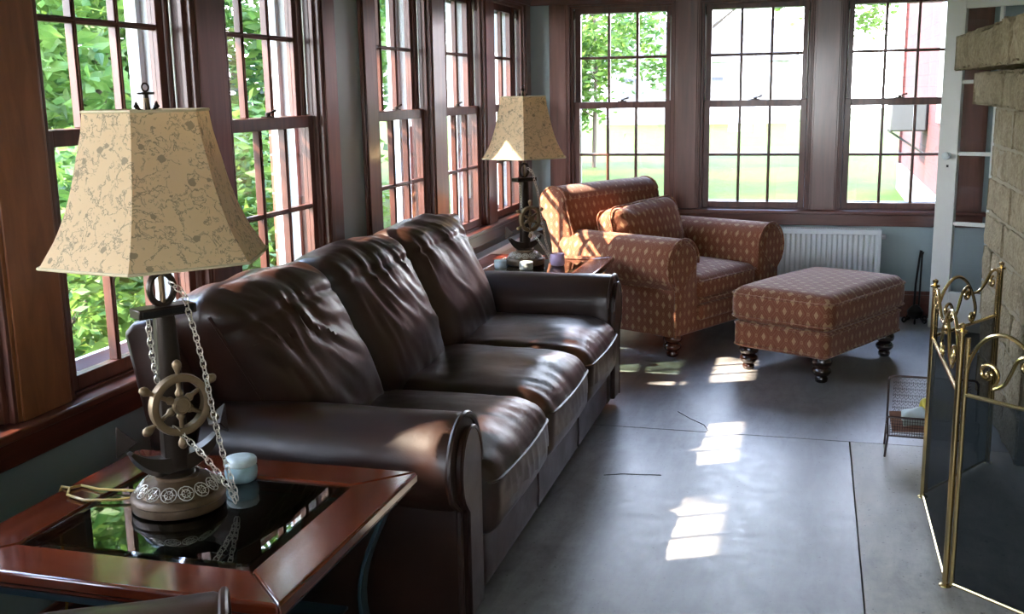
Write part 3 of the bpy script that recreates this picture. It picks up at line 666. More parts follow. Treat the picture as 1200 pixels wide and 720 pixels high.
def anchor_lamp(loc, rz, label):
    L = thing('anchor_lamp', label, 'lamp', loc, rz)
    # in local space x points to the viewer's right, -y to the viewer
    MB().lathe([(.098, 0), (.105, .004), (.106, .012), (.104, .022), (.108, .026), (.106, .034), (.095, .040)], 48).build('base', 'rust', L, angle=50)
    MB().lathe([(.094, .038), (.088, .052), (.074, .064), (.058, .070), (.050, .073), (.050, .080)], 48).build('base_collar', 'rust', L, angle=50)
    b = MB()
    for k in range(14):       # relief medallions round the collar
        a = 2 * PI * k / 14; c = Vector((.083 * math.cos(a), .083 * math.sin(a), .054)); nrm = Vector((math.cos(a) * .75, math.sin(a) * .75, .66)).normalized(); t = Vector((-math.sin(a), math.cos(a), 0)); q = nrm.cross(t)
        for rr in (.0175, .0095): b.tube([c + nrm * .002 + (t * math.cos(2 * PI * j / 12) + q * math.sin(2 * PI * j / 12)) * rr for j in range(12)], .0012, 4, True)
        for j in range(6): 
            e = (t * math.cos(PI * j / 3) + q * math.sin(PI * j / 3)); b.tube([c + nrm * .002 + e * .003, c + nrm * .002 + e * .014], .001, 4)
    b.build('relief_ornament', 'chain', L, uv=False)
    # anchor arms: crescent with flukes
    rows = []
    for k in range(25):
        u = -1 + 2 * k / 24; a = u * math.radians(62); R_ = .122; x = R_ * math.sin(a); z = .205 - R_ * math.cos(a) * .98
        h = .030 * (1 - abs(u) ** 1.6) + .008; th = .022 * (1 - .5 * abs(u)); nx, nz = math.sin(a), -math.cos(a)
        rows.append([(x - nx * h, -th, z - nz * h), (x, -th * 1.2, z), (x + nx * h * .4, 0, z + nz * h * .4), (x, th * 1.2, z), (x - nx * h, th, z - nz * h)])
    ab = MB().grid(rows, closev=True, cap0=True, cap1=True).build('anchor_arms', 'anchor', L, angle=35)
    for sx in (-1, 1):
        e = Vector((sx * .112, 0, .180)); 
        vs = [e + Vector(p) for p in ((sx * .026, 0, -.036), (-sx * .012, -.034, .002), (-sx * .012, .034, .002), (sx * .020, 0, .040), (-sx * .026, 0, -.006))]
        MB().add(vs, [(0, 1, 3), (0, 3, 2), (1, 4, 3), (3, 4, 2), (0, 4, 1), (0, 2, 4)]).build('fluke', 'anchor', ab, bevel=.002)
    MB().lathe([(.046, .074), (.040, .084), (.030, .090)], 28).build('arm_seat', 'anchor', L)
    # shank
    rows = [[(x * w_, y * w_ * .8, z) for x, y in ((-1, -.5), (-.5, -1), (.5, -1), (1, -.5), (1, .5), (.5, 1), (-.5, 1), (-1, .5))] for z, w_ in ((.085, .030), (.30, .027), (.415, .024), (.455, .022))]
    MB().grid(rows, closev=True, cap0=True, cap1=True).build('shank', 'anchor', L, bevel=.002)
    b = MB().box(-.068, .068, -.026, .026, .452, .474); st = b.build('stock', 'anchor', L, bevel=.003)
    MB().box(-.060, .060, -.028, -.0255, .456, .470).build('stock_panel', 'iron', st, bevel=.001)
    ringpts = [(.030 * math.cos(2 * PI * k / 24) * .95, 0, .512 + .036 * math.sin(2 * PI * k / 24)) for k in range(24)]
    MB().tube(ringpts, .0075, 8, True).build('ring', 'anchor', L)
    MB().tube([(0, 0.0, .47), (0, .0, .60), (0, 0, .93)], .0065, 10).build('pole', 'bronze', L)
    # ship's wheel on the front
    wz = .252; wy = -.046; wl = MB()
    rim = []
    for k in range(40):
        a = 2 * PI * k / 40; c_, s_ = math.cos(a), math.sin(a); rim.append([(c_ * r_, wy + y_, wz + s_ * r_) for r_, y_ in ((.054, -.010), (.060, -.013), (.070, -.011), (.072, .0), (.070, .010), (.054, .010))])
    wl.grid(rim, closeu=True, closev=True); w_ = wl.build('ship_wheel', 'bronze', L, angle=50)
    MB().lathe([(.018, 0), (.022, .004), (.020, .012), (.012, .014)], 20, mt=Matrix.Translation((0, wy - .002, wz)) @ Matrix.Rotation(PI / 2, 4, 'X')).build('wheel_hub', 'bronze', w_)
    MB().tube([(.017 * math.cos(2 * PI * k / 20), wy - .014, wz + .017 * math.sin(2 * PI * k / 20)) for k in range(20)], .0025, 6, True).build('hub_ring', 'bronze', w_)
    for k in range(6):
        a = 2 * PI * k / 6 + math.radians(30); mt = Matrix.Translation((0, wy, wz)) @ Matrix.Rotation(-a + PI / 2, 4, 'Y')
        MB().lathe([(.005, .012), (.009, .022), (.010, .028), (.005, .036), (.005, .050), (.005, .064), (.006, .068), (.0045, .073), (.007, .080), (.0105, .088), (.0105, .096), (.006, .102), (.002, .104)], 12, mt=mt).build('spoke_handle', 'bronze', w_, angle=50)
    # chains: from the stock to behind the wheel and on down, and from the ring down to the base
    ch = chain([(-.046, -.020, .452), (-.046, -.022, .40), (-.040, -.020, .335), (-.032, -.012, .30)], 'chain', L)
    chain([(.014, -.012, .525), (.040, -.026, .500), (.042, -.034, .46), (.044, -.052, .42), (.055, -.062, .34), (.066, -.072, .22), (.072, -.090, .13), (.082, -.112, .055), (.088, -.120, .008)], 'chain', L)
    chain([(-.020, -.050, .205), (.010, -.062, .165), (.035, -.084, .125), (.058, -.104, .080), (.074, -.116, .045), (.080, -.124, .010)], 'chain', L)
    # bell shade: six panels
    prof = [(0, .240), (.025, .225), (.06, .203), (.11, .181), (.165, .163), (.22, .150), (.28, .135), (.325, .129)]
    zb = .580
    def sect(R_, z):
        pts = []
        for i in range(6):
            a0, a1 = math.radians(52 + 60 * i), math.radians(112 + 60 * i)
            p0 = Vector((math.cos(a0), math.sin(a0))) * R_; p1 = Vector((math.cos(a1), math.sin(a1))) * R_
            for k in range(4):
                q = p0.lerp(p1, k / 4); bul = 1 + .02 * math.sin(PI * k / 4); pts.append((q.x * bul, q.y * bul, z))
        return pts
    fine = []
    for i in range(29):
        z = .325 * i / 28
        for (z0, r0), (z1_, r1) in zip(prof, prof[1:]):
            if z0 <= z <= z1_ + 1e-9: t = (z - z0) / (z1_ - z0); t2 = t; rr = r0 + (r1 - r0) * t2; break
        fine.append((z, rr))
    sm = [fine[0]] + [(fine[i][0], (fine[i - 1][1] + fine[i][1] * 2 + fine[i + 1][1]) / 4) for i in range(1, 28)] + [fine[-1]]
    SQ = Matrix.Diagonal((1.05, 1.05, 1, 1))
    outer = [sect(r_, zb + z) for z, r_ in sm]; inner = [sect(r_ - .002, zb + z) for z, r_ in sm]
    mb = MB(); mb.grid(outer + list(reversed(inner)), closeu=True, closev=True, mt=SQ)
    shd = mb.build('lamp_shade', 'shade', L, angle=28)
    MB().tube(sect(.240, zb + .003), .0035, 6, True, mt=SQ).build('shade_binding', 'trimtape', shd); MB().tube(sect(.129, zb + .323), .0035, 6, True, mt=SQ).build('shade_binding', 'trimtape', shd)
    b = MB()
    for a in (0, 120, 240): b.tube([(0, 0, .895), (.125 * math.cos(math.radians(a)), .125 * math.sin(math.radians(a)), .893)], .002, 5)
    b.build('shade_spider', 'bronze', shd)
    # bulb socket
    MB().lathe([(.016, .60), (.02, .61), (.02, .67), (.016, .68), (.022, .70), (.030, .74), (.022, .77), (.004, .78)], 16).build('bulb', 'wax', L)
    # finial : a small anchor
    f = MB(); f.lathe([(.006, .90), (.009, .905), (.006, .912)], 12); f.grid([[(x * w2, y * w2, z) for x, y in ((-1, -1), (1, -1), (1, 1), (-1, 1))] for z, w2 in ((.91, .0075), (.955, .0045))], closev=True, cap0=True, cap1=True)
    f.box(-.022, .022, -.004, .004, .952, .958)
    f.tube([(.009 * math.cos(2 * PI * k / 14), 0, .970 + .010 * math.sin(2 * PI * k / 14)) for k in range(14)], .0025, 6, True)
    f.tube([(-.026, 0, .925), (-.018, 0, .912), (0, 0, .906), (.018, 0, .912), (.026, 0, .925)], [.003, .005, .006, .005, .003], 8)
    for sx in (-1, 1): f.lathe([(.002, -.006), (.009, .0), (.001, .014)], 6, (sx * .027, 0, .922))
    f.v = [Vector((p.x * .85, p.y * .85, .893 + (p.z - .90) * .85)) for p in f.v]
    f.build('finial', 'anchor', L)
    return L
l1 = anchor_lamp((.515, 2.055, TZ), math.radians(58), 'anchor and ship wheel table lamp with map-print shade on the foreground table')
# its gold flex running off the table
FX = Matrix.Rotation(math.radians(-58), 4, 'Z')
b = MB(); b.tube([(-.085, .02, .012), (-.15, -.02, .006), (-.23, -.04, .006), (-.29, -.02, .006), (-.315, .02, .006), (-.30, .045, .005), (-.24, .03, .006), (-.15, .04, .006), (-.09, .05, .012)], .0035, 6, mt=FX)
b.tube([(-.315, .02, .006), (-.345, .03, .004), (-.365, .035, -.03), (-.365, .03, -.3), (-.36, -.05, -.55)], .0035, 6, mt=FX); b.build('flex', 'cord', l1)
l2 = anchor_lamp((.40, 5.62, TZ), math.radians(53), 'anchor table lamp with map-print shade on the far table beside the armchair')

# ------------------------------------------------------------------ little pots on the tables
j = thing('lidded_jar', 'small pale blue glazed jar with lid on foreground table by the lamp', 'jar', (.575, 2.235, TZ))
MB().lathe([(.030, 0), (.036, .004), (.040, .018), (.040, .030), (.037, .040), (.034, .041)], 36).build('jar_body', 'jar', j, angle=50)
MB().lathe([(.036, .041), (.039, .043), (.0395, .054), (.036, .059), (.02, .0605), (.002, .061)], 36).build('jar_lid', 'jarlid', j, angle=50)
c = thing('candle_jar', 'lilac glass candle jar on the far table, right of the lamp', 'candle', (.585, 5.60, TZ))
MB().lathe([(.034, 0), (.039, .005), (.040, .03), (.038, .064), (.034, .066), (.033, .058), (.001, .057)], 28).build('jar_body', 'lilac', c, angle=60); MB().lathe([(.033, .052), (.033, .0585), (.001, .0595)], 24).build('candle_wax', 'wax', c)
for (x, y), lb, s_ in (((.452, 5.44), 'small printed round tin in front of the far lamp base', 1.0), ((.30, 5.47), 'low glass candle holder at the left of the far lamp base', .9)):
    c = thing('round_tin', lb, 'tin', (x, y, TZ)); MB().lathe([(.033 * s_, 0), (.036 * s_, .003), (.036 * s_, .028), (.034 * s_, .030)], 28).build('tin_body', 'tin' if s_ == 1 else 'paper', c, angle=50); MB().lathe([(.037 * s_, .030), (.0375 * s_, .040), (.034 * s_, .043), (.001, .044)], 28).build('tin_lid', 'jarlid', c, angle=50)

# ------------------------------------------------------------------ radiators
def radiator(loc, rz, Lr, H, label, D=.09):
    r = thing('radiator', label, 'radiator', loc, rz); b = MB(); n = int(Lr / .033); rows = []
    for k in range(n * 4 + 1):      # fluted front
        x = .02 + (Lr - .04) * k / (n * 4); ph = k % 4; y = (0, -.0, .008, .008)[ph]; rows.append([(x, y, .02), (x, y, .035), (x, y, H - .05), (x, y, H - .03)])
    b.grid(rows); b.box(0, .021, -.001, .014, 0, H); b.box(Lr - .021, Lr, -.001, .014, 0, H); b.box(.02, Lr - .02, -.001, .014, 0, .02); b.box(.02, Lr - .02, -.001, .014, H - .03, H)
    b.build('front_panel', 'rad', r, angle=30, bevel=.002)
    MB().box(0, Lr, D - .014, D, 0, H).build('back_panel', 'rad', r, bevel=.003)
    b = MB(); b.box(-.002, 0, 0, D, .0, H - .002); b.box(Lr, Lr + .002, 0, D, 0, H - .002); b.build('side_cover', 'rad', r)
    g = MB(); g.box(0, Lr, 0, .004, H - .004, H + .004); g.box(0, Lr, D - .004, D, H - .004, H + .004)
    for k in range(int(Lr / .014)): g.box(.004 + k * .014, .009 + k * .014, .004, D - .004, H - .002, H + .003)
    g.build('top_grille', 'rad', r)
    MB().lathe([(.012, 0), (.016, .004), (.016, .026), (.011, .03)], 14, mt=Matrix.Translation((Lr, .045, H - .045)) @ Matrix.Rotation(PI / 2, 4, 'Y')).build('air_valve', 'rad', r)
    for x in (.06, Lr - .06): MB().tube([(x, .05, -loc[2]), (x, .05, .01)], .009, 8).build('pipe', 'rad', r)
    return r
radiator((1.22, YF - .115, .11), 0, 1.12, .475, 'white fluted panel radiator under the far windows behind the footstool')
radiator((.088, 4.95, .11), PI / 2, 2.05, .455, 'white panel radiator under the left windows behind the far table', .070)

# ------------------------------------------------------------------ glazed door standing open
dr = bpy.data.objects.new('door_1', None); COL.objects.link(dr); dr['kind'] = 'structure'; dr.location = (2.628, 7.0, .012); dr.rotation_euler = (0, 0, math.radians(-27))
DL, DH = .80, 2.04; b = MB(); b.box(0, .115, 0, .04, 0, DH); b.box(DL - .115, DL, 0, .04, 0, DH); b.box(.115, DL - .115, 0, .04, 0, .235); b.box(.115, DL - .115, 0, .04, DH - .12, DH)
gz = [.235 + (DH - .355) * k / 4 for k in range(5)]
for z in gz[1:4]: b.box(.115, DL - .115, .006, .034, z - .011, z + .011); 
b.box(DL / 2 - .085 - .011, DL / 2 - .085 + .011, .0065, .0335, .235, DH - .12); b.box(DL / 2 + .10 - .011, DL / 2 + .10 + .011, .0065, .0335, .235, DH - .12)
b.build('door_frame', 'white', dr, bevel=.003); MB().box(.115, DL - .115, .019, .021, .235, DH - .12).build('door_glass', 'glass', dr, smooth=False)
for s_ in (-1, 1):
    kn = MB(); mt = Matrix.Translation((.062, .02 + s_ * .02, 1.065)) @ Matrix.Rotation(-s_ * PI / 2, 4, 'X')
    kn.lathe([(.020, 0), (.020, .003), (.008, .006), (.007, .022), (.016, .028), (.023, .038), (.022, .048), (.012, .053)], 20, mt=mt); kn.build('door_knob', 'jarlid' if s_ < 0 else 'anchor', dr)
MB().box(.055, .068, -.002, .0, .995, 1.01).build('keyhole', 'iron', dr)
MB().box(-.001, .001, .008, .032, 1.02, 1.11).build('latch_plate', 'bronze', dr)

# ------------------------------------------------------------------ stone fireplace
fp = thing('fireplace', 'rough split-stone fireplace with projecting mantel slab at the right', 'fireplace', (0, 0, 0)); 
def block(mb, x0, x1, y0, y1, z0, z1, amp=.010, seed=0, faces='xy'):
    nx = max(2, int((x1 - x0) / .05)); ny = max(2, int((y1 - y0) / .035)); nz = max(2, int((z1 - z0) / .03))
    def d(p, nrm, e):
        n = noise.noise(p * 9 + Vector((seed, 0, 0))) + .6 * noise.noise(p * 26) + .4 * noise.noise(p * 60)
        return p + nrm * (amp * n * 1.2 + amp * .9 * e)
    def face(o, u, v, nu, nv, nrm):
        rows = []
        for i in range(nu + 1):
            row = []
            for k in range(nv + 1):
                a, b_ = i / nu, k / nv; e = min(a, 1 - a) * min(b_, 1 - b_) * 4; e = min(1, e * 3) 
                p = o + u * a + v * b_; row.append(d(p, nrm, e - .5 if e > 0 else -.5))
            rows.append(row)
        mb.grid(rows)
    X = Vector((x1 - x0, 0, 0)); Y = Vector((0, y1 - y0, 0)); Z = Vector((0, 0, z1 - z0)); O = Vector((x0, y0, z0))
    face(O, Y, Z, ny, nz, Vector((-1, 0, 0))); face(O + Y, X, Z, nx, nz, Vector((0, 1, 0))); face(O, X, Z, nx, nz, Vector((0, -1, 0)))
    face(O, X, Y, nx, ny, Vector((0, 0, -1))); face(O + Z, X, Y, nx, ny, Vector((0, 0, 1)))
core = MB(); core.box(2.728, XR, 1.35, 3.25, 0, 1.56); core.box(2.728, XR, 4.45, 5.58, 0, 1.56); core.box(2.728, XR, 3.25, 4.45, .86, 1.56); core.box(2.95, XR, 1.5, 4.95, 1.56, ZC)
core.build('mortar_core', 'mortar', fp)
MB().box(3.3, XR, 3.25, 4.45, 0, .86).build('firebox', 'soot', fp)
b = MB(); b.box(2.80, 3.3, 3.249, 3.262, 0, .86); b.box(2.80, 3.3, 4.438, 4.452, 0, .86); b.build('firebox_side', 'soot', fp)
zs = [0, .20, .385, .56, .735, .895, 1.06, 1.215, 1.39]; sd = 0
for i in range(len(zs) - 1):
    y = 1.35 - (.12 if i % 2 else 0); z0, z1 = zs[i] + .007, zs[i + 1] - .007
    while y < 5.6:
        sd += 1; Lb = random.uniform(.7, 1.1); y1 = y + Lb
        if y1 > 5.40: y1 = 5.60
        a, e = max(y, 1.3), min(y1, 5.60)
        segs = [(a, e)]
        if z0 < .80:
            segs = []
            if a < 3.25: segs.append((a, min(e, 3.25)))
            if e > 4.45: segs.append((max(a, 4.45), e))
        for a_, e_ in segs:
            if e_ - a_ > .06: bb = MB(); block(bb, 2.72 + random.uniform(-.006, .006), 3.42, a_ + .006, e_ - .006 + (random.uniform(-.02, .02) if e_ == 5.60 else 0), z0, z1, .008, sd); bb.build('stone_block', 'stone', fp, angle=70)
        y = y1
        if y1 >= 5.60: break
y = 1.3
while y < 5.75:
    y1 = y + .72
    if y1 > 5.4: y1 = 5.78
    bb = MB(); block(bb, 2.645, 3.42, y + .004, y1 - .004, 1.40, 1.55, .012, y); bb.build('corbel_block', 'stone', fp, angle=70); y = y1
y = 1.2
for y1 in (2.5, 4.15, 5.72): bb = MB(); block(bb, 2.545, 3.42, y + .003, y1 - .003, 1.565, 1.725, .016, y * 3); bb.build('mantel_slab', 'stone', fp, angle=70); y = y1
z = 1.74; i = 0
while z < ZC - .1:
    y = 1.5 - (i % 2) * .1
    while y < 4.9:
        y1 = min(4.98, y + .55); bb = MB(); block(bb, 2.90, 3.42, y + .006, y1 - .006, z, min(z + .19, ZC - .01), .012, z + y); bb.build('chimney_block', 'stone', fp, angle=70); y = y1 if y1 < 4.98 else 9
    z += .2; i += 1
cs = thing('candlestick', 'brass candlestick standing on the stone mantel at the right edge', 'candlestick', (2.70, 4.62, 1.742))
MB().lathe([(.045, 0), (.05, .006), (.045, .014), (.02, .022), (.012, .035), (.018, .05), (.012, .065), (.010, .15), (.02, .16), (.024, .19), (.018, .195)], 24).build('stick', 'brass', cs, angle=50); MB().lathe([(.011, .19), (.011, .33), (.001, .332)], 14).build('candle', 'wax', cs)

# ------------------------------------------------------------------ brass folding fire screen
fs = thing('fire_screen', 'folding brass fire screen with scrolled tops and black mesh before the fireplace', 'fire screen', (0, 0, 0))
A = Vector((2.34, 3.27, 0)); B = Vector((2.34, 4.02, 0)); N_ = Vector((2.665, 2.98, 0)); Fw = Vector((2.625, 4.47, 0)); SH = .61; ST = .79
def panel(p, q, name, sh=SH):
    d = (q - p); Lp = d.length; d = d.normalized(); g = .022; a = p + d * g; c = q - d * g; Z = Vector((0, 0, 1))
    r = bpy.data.objects.new(name, None); COL.objects.link(r); r.parent = fs
    fr = MB()
    for pt in (a, c): fr.tube([pt + Z * .012, pt + Z * (ST - .01)], .0075, 10); 
    fr.tube([a + Z * .016, c + Z * .016], .006, 8); fr.tube([a + Z * sh, c + Z * sh], .0065, 8); fr.build('panel_frame', 'brass', r)
    nrm = d.cross(Z) * .0012; mv = [a + Z * .016 + nrm, c + Z * .016 + nrm, c + Z * sh + nrm, a + Z * sh + nrm, a + Z * .016 - nrm, c + Z * .016 - nrm, c + Z * sh - nrm, a + Z * sh - nrm]
    MB().add(mv, [(0, 1, 2, 3)]).build('mesh_screen', 'meshy', r, smooth=False)
    # scroll work: an arched bar and an S scroll
    Lw = Lp - 2 * g; S = MB(); X0 = a
    def pt(u, v): return X0 + d * (u * Lw) + Z * (sh + v)
    H = ST - sh + .025
    arch = [(.03 + .0, .035)]
    pts = []
    def spiral(cu, cv, r0, r1, a0, a1, n=22, asp=1.0): return [(cu + (r0 + (r1 - r0) * k / n) * math.cos(math.radians(a0 + (a1 - a0) * k / n)) / Lw, cv + (r0 + (r1 - r0) * k / n) * math.sin(math.radians(a0 + (a1 - a0) * k / n))) for k in range(n + 1)]
    # big arch from low left, over the top, down to the right ending in a curl
    big = [(.0, .06), (.03, .11), (.10, .155), (.20, .185), (.32, .190), (.45, .165), (.56, .115), (.625, .06), (.62, .025)]
    S.tube([pt(u, v * H / .2) for u, v in smooth_path(big) + [(u, v * .2 / H) for u, v in spiral(.575, .028 * H / .2, .020, .006, -10, -420)]], .0062, 8)
    left = [(u, v * .2 / H) for u, v in reversed(spiral(.175, .075 * H / .2, .036, .007, -60, 470 - 60))]
    ess = left + smooth_path([(.22, .045 - .012), (.31, .055), (.36, .095), (.40, .130), (.47, .145)])
    S.tube([pt(u, v * H / .2) for u, v in ess], .0058, 8)
    S.tube([pt(u, v) for u, v in spiral(.47, .118 * H / .2, .028, .006, 90, -330)], .0055, 8)
    tail = smooth_path([(.56, .115), (.66, .115), (.76, .135), (.86, .175), (.94, .18), (1.0, .165)])
    S.tube([pt(u, v * H / .2) for u, v in tail], .006, 8)
    S.tube([pt(u, v) for u, v in spiral(.90, .135 * H / .2, .024, .006, 90, 430)], .005, 8)
    for u, v in ((.175, .075), (.47, .118), (.575, .028)): c_ = pt(u, v * H / .2); S.lathe([(.001, -.008), (.007, -.005), (.009, 0), (.007, .005), (.001, .008)], 10, tuple(c_))
    S.build('scroll_work', 'brass', r)
def smooth_path(pts, n=5):
    out_ = []
    for i in range(len(pts) - 1):
        p0 = Vector(pts[max(0, i - 1)]); p1 = Vector(pts[i]); p2 = Vector(pts[i + 1]); p3 = Vector(pts[min(len(pts) - 1, i + 2)])
        for k in range(n):
            t = k / n; v = .5 * ((2 * p1) + (p2 - p0) * t + (2 * p0 - 5 * p1 + 4 * p2 - p3) * t * t + (3 * p1 - p0 - 3 * p2 + p3) * t ** 3); out_.append((v.x, v.y))
    out_.append(tuple(pts[-1])); return out_
panel(A, N_, 'folding_panel'); panel(A, B, 'folding_panel'); panel(B, Fw, 'folding_panel')
for pt_ in (A, B, N_, Fw):
    MB().lathe([(.020, 0), (.018, .004), (.0085, .006), (.0085, ST), (.016, ST + .002), (.016, ST + .008), (.006, ST + .011), (.010, ST + .020), (.010, ST + .026), (.002, ST + .031)], 18, tuple(pt_)).build('hinge_post', 'brass', fs, angle=50)

# ------------------------------------------------------------------ wire magazine rack with papers
rk = thing('magazine_rack', 'low brown wire magazine rack standing beyond the fire screen', 'magazine rack', (2.235, 4.44, 0), math.radians(-3))
b = MB(); rw = .345
for x in (0, rw):
    sx = -1 if x == 0 else 1
    b.tube([(x + sx * .005, .0, .004), (x + sx * -.004 + .0, .012, .09), (x, .02, .15), (x, .015, .17)], .0045, 7)
    b.tube([(x + sx * .005, .17, .004), (x, .155, .12), (x, .15, .30), ], .0045, 7)
    b.tube([(x, .0, .14), (x, .02, .10), (x, .15, .10)], .0035, 6)
b.tube([(0, .15, .29), (.006, .15, .305), (.02, .15, .31), (rw - .02, .15, .31), (rw - .006, .15, .305), (rw, .15, .29)], .005, 8); b.build('wire_frame', 'brasswire', rk)
def wiremesh(x0, x1, y0, y1, z0, z1, nx, nz, r=.0011):
    b = MB()
    for k in range(nx + 1): t = k / nx; x = x0 + (x1 - x0) * t; b.tube([(x, y0, z0), (x, y1, z1)], r, 4)
    for k in range(nz + 1): t = k / nz; b.tube([(x0, y0 + (y1 - y0) * t, z0 + (z1 - z0) * t), (x1, y0 + (y1 - y0) * t, z0 + (z1 - z0) * t)], r, 4)
    return b
b = MB()
def hexmesh(x0, x1, y, z0, z1, s_):
    b = MB(); k = 0; z = z0
    while z < z1:
        pts = []; x = x0; i = 0
        while x <= x1: pts.append((x, y, z + (s_ * .28 if i % 2 else -s_ * .28))); x += s_ / 2; i += 1
        b.tube(pts, .0011, 4)
        for i, p in enumerate(pts[:-1]):
            if (i + k) % 2 == 0 and z + s_ * .8 < z1: b.tube([p, (p[0], y, p[2] + s_ * .62)], .0011, 4)
        z += s_ * .8; k += 1
    return b
hexmesh(.02, rw - .02, .15, .12, .30, .017).build('back_mesh', 'brasswire', rk, uv=False)
wiremesh(.01, rw - .01, .012, .012, .095, .168, 34, 6).build('front_mesh', 'brasswire', rk, uv=False)
b = MB(); b.tube([(.0, .012, .172), (rw, .012, .172)], .004, 7); b.tube([(0, .012, .093), (rw, .012, .093)], .004, 7); b.build('front_rail', 'brasswire', rk)
wiremesh(.01, rw - .01, .012, .15, .094, .094, 30, 8).build('basket_floor', 'brasswire', rk, uv=False)
mg = tag(MB().prism([(.0, .0), (.19, .0), (.20, .004), (.20, .010), (.0, .009)], 0, .11, 'y').build('magazine', 'print', None, bevel=.002), 'dark-covered magazine lying in the left end of the wire rack', 'magazine'); mg.location = (2.255, 4.46, .105); mg.rotation_euler = (.55, 0, .1)
def bag(nm, mat, loc, hx, hy, hz, seed, label, rz):
    def f2(p, n, u): return p + Vector((noise.noise(p * 18 + Vector((seed, 0, 0))), noise.noise(p * 18 + Vector((0, seed, 0))), noise.noise(p * 22 + Vector((0, 0, seed))))) * .018
    b = MB(); soft(b, hx, hy, hz, min(hx, hy, hz) * .8, 14, (0, 0, .01), f2); o = weld(b.build(nm, mat)); o.location = loc; o.rotation_euler = (.5, .1, rz); return tag(o, label, 'wrapper')
bag('plastic_bag', 'paper', (2.35, 4.50, .150), .055, .028, .045, 2, 'crumpled pale plastic bag in the wire magazine rack', .1)
bag('food_packet', 'yellow', (2.43, 4.535, .190), .065, .030, .045, 5, 'yellow and green crinkled packet on top in the wire rack', .15)

# ------------------------------------------------------------------ iron fire tools by the door
ft = thing('fire_tools', 'black iron fire tool stand with curled feet by the white door', 'fire tools', (2.555, 7.16, 0))
MB().tube([(.0, 0, .06), (.004, 0, .25), (.018, .0, .42), (.026, 0, .47)], [.008, .007, .007, .009], 8).build('poker', 'iron', ft)
MB().tube([(.03, .01, .06), (.034, .01, .44), (.04, .01, .46)], .006, 8).build('stand_pole', 'iron', ft)
b = MB(); b.lathe([(.02, .03), (.045, .05), (.05, .08), (.03, .105), (.012, .12)], 16, (.01, 0, 0)); b.build('stand_knop', 'iron', ft)
for a in (200, 265, 320, 30, 120):
    c_, s_ = math.cos(math.radians(a)), math.sin(math.radians(a)); pts = []
    for k in range(22):
        t = k / 21; r_ = .02 + .055 * min(1, t * 2); 
        if t < .5: pts.append((.01 + c_ * (.02 + .09 * t), s_ * (.02 + .09 * t), .06 - .10 * t + .002))
        else: q = (t - .5) * 2; rr = .018 * (1 - q * .5); an = -PI / 2 + q * 2 * PI * .9; pts.append((.01 + c_ * (.068 + rr * math.cos(an)), s_ * (.068 + rr * math.cos(an)), .026 + rr * math.sin(an)))
    MB().tube(pts, .006, 6).build('curled_foot', 'iron', ft)

# ------------------------------------------------------------------ outdoors: neighbouring wing, appliance, trees
hs = thing('neighbouring_house', 'red shingled house wing outside the right-hand far window', 'house', (0, 0, -.25))
MB().box(3.32, 7.5, 10.5, 19.5, .45, 5.2).build('shingle_wall', 'shingle', hs, smooth=False)
MB().box(3.27, 7.5, 10.45, 19.55, 0, .45).build('foundation', 'concrete', hs, smooth=False)
MB().prism([(3.0, 5.15), (5.4, 6.8), (7.9, 5.15), (7.9, 5.3), (5.4, 7.0), (3.0, 5.3)], 10.1, 19.9, 'y').build('roof', 'roofing', hs, smooth=False)
b = MB(); b.box(3.29, 3.33, 13.0, 13.9, 1.3, 2.8); b.build('house_window', 'whiteout', hs, bevel=.01)
b = MB(); b.box(3.28, 3.32, 19.40, 19.5, .45, 5.1); b.build('corner_board', 'shingle', hs)
ac = thing('air_conditioner', 'grey boxed air conditioner mounted on the red house wing', 'air conditioner', (2.85, 15.1, .90))
b = MB(); b.box(0, .45, 0, .85, 0, .42); b.build('casing', 'acgrey', ac, bevel=.02)
b = MB()
for k in range(12): b.box(-.006, .0, .06, .79, .05 + k * .028, .062 + k * .028)
b.build('grille', 'roofing', ac)
b = MB(); b.tube([(.45, .1, -.3), (.0, .1, 0)], .015, 6); b.tube([(.45, .75, -.3), (.0, .75, 0)], .015, 6); b.build('bracket', 'acgrey', ac)
fh = thing('distant_house', 'pale white house far across the lawn seen through the left far window', 'house', (-8.5, 55, -.25))
MB().box(0, 9, 0, 7, 0, 3).build('house_wall', 'whiteout', fh, smooth=False); MB().prism([(-.5, 3), (3.5, 5.2), (7.5, 3)], -.4, 9.4, 'x').build('roof', 'roofing', fh, smooth=False)
for k in range(4): MB().box(.8 + k * 2.1, 1.7 + k * 2.1, -.05, .02, 1, 2.3).build('house_window', 'roofing', fh)
# brick pier of the house wall between the second and third windows from the post
pier = MB().box(-.36, -WT - .02, 4.22, 4.44, -.25, 2.15).build('brick_pier', 'brick', smooth=False); tag(pier, 'red brick pier outside between the second and third left windows', 'pier')

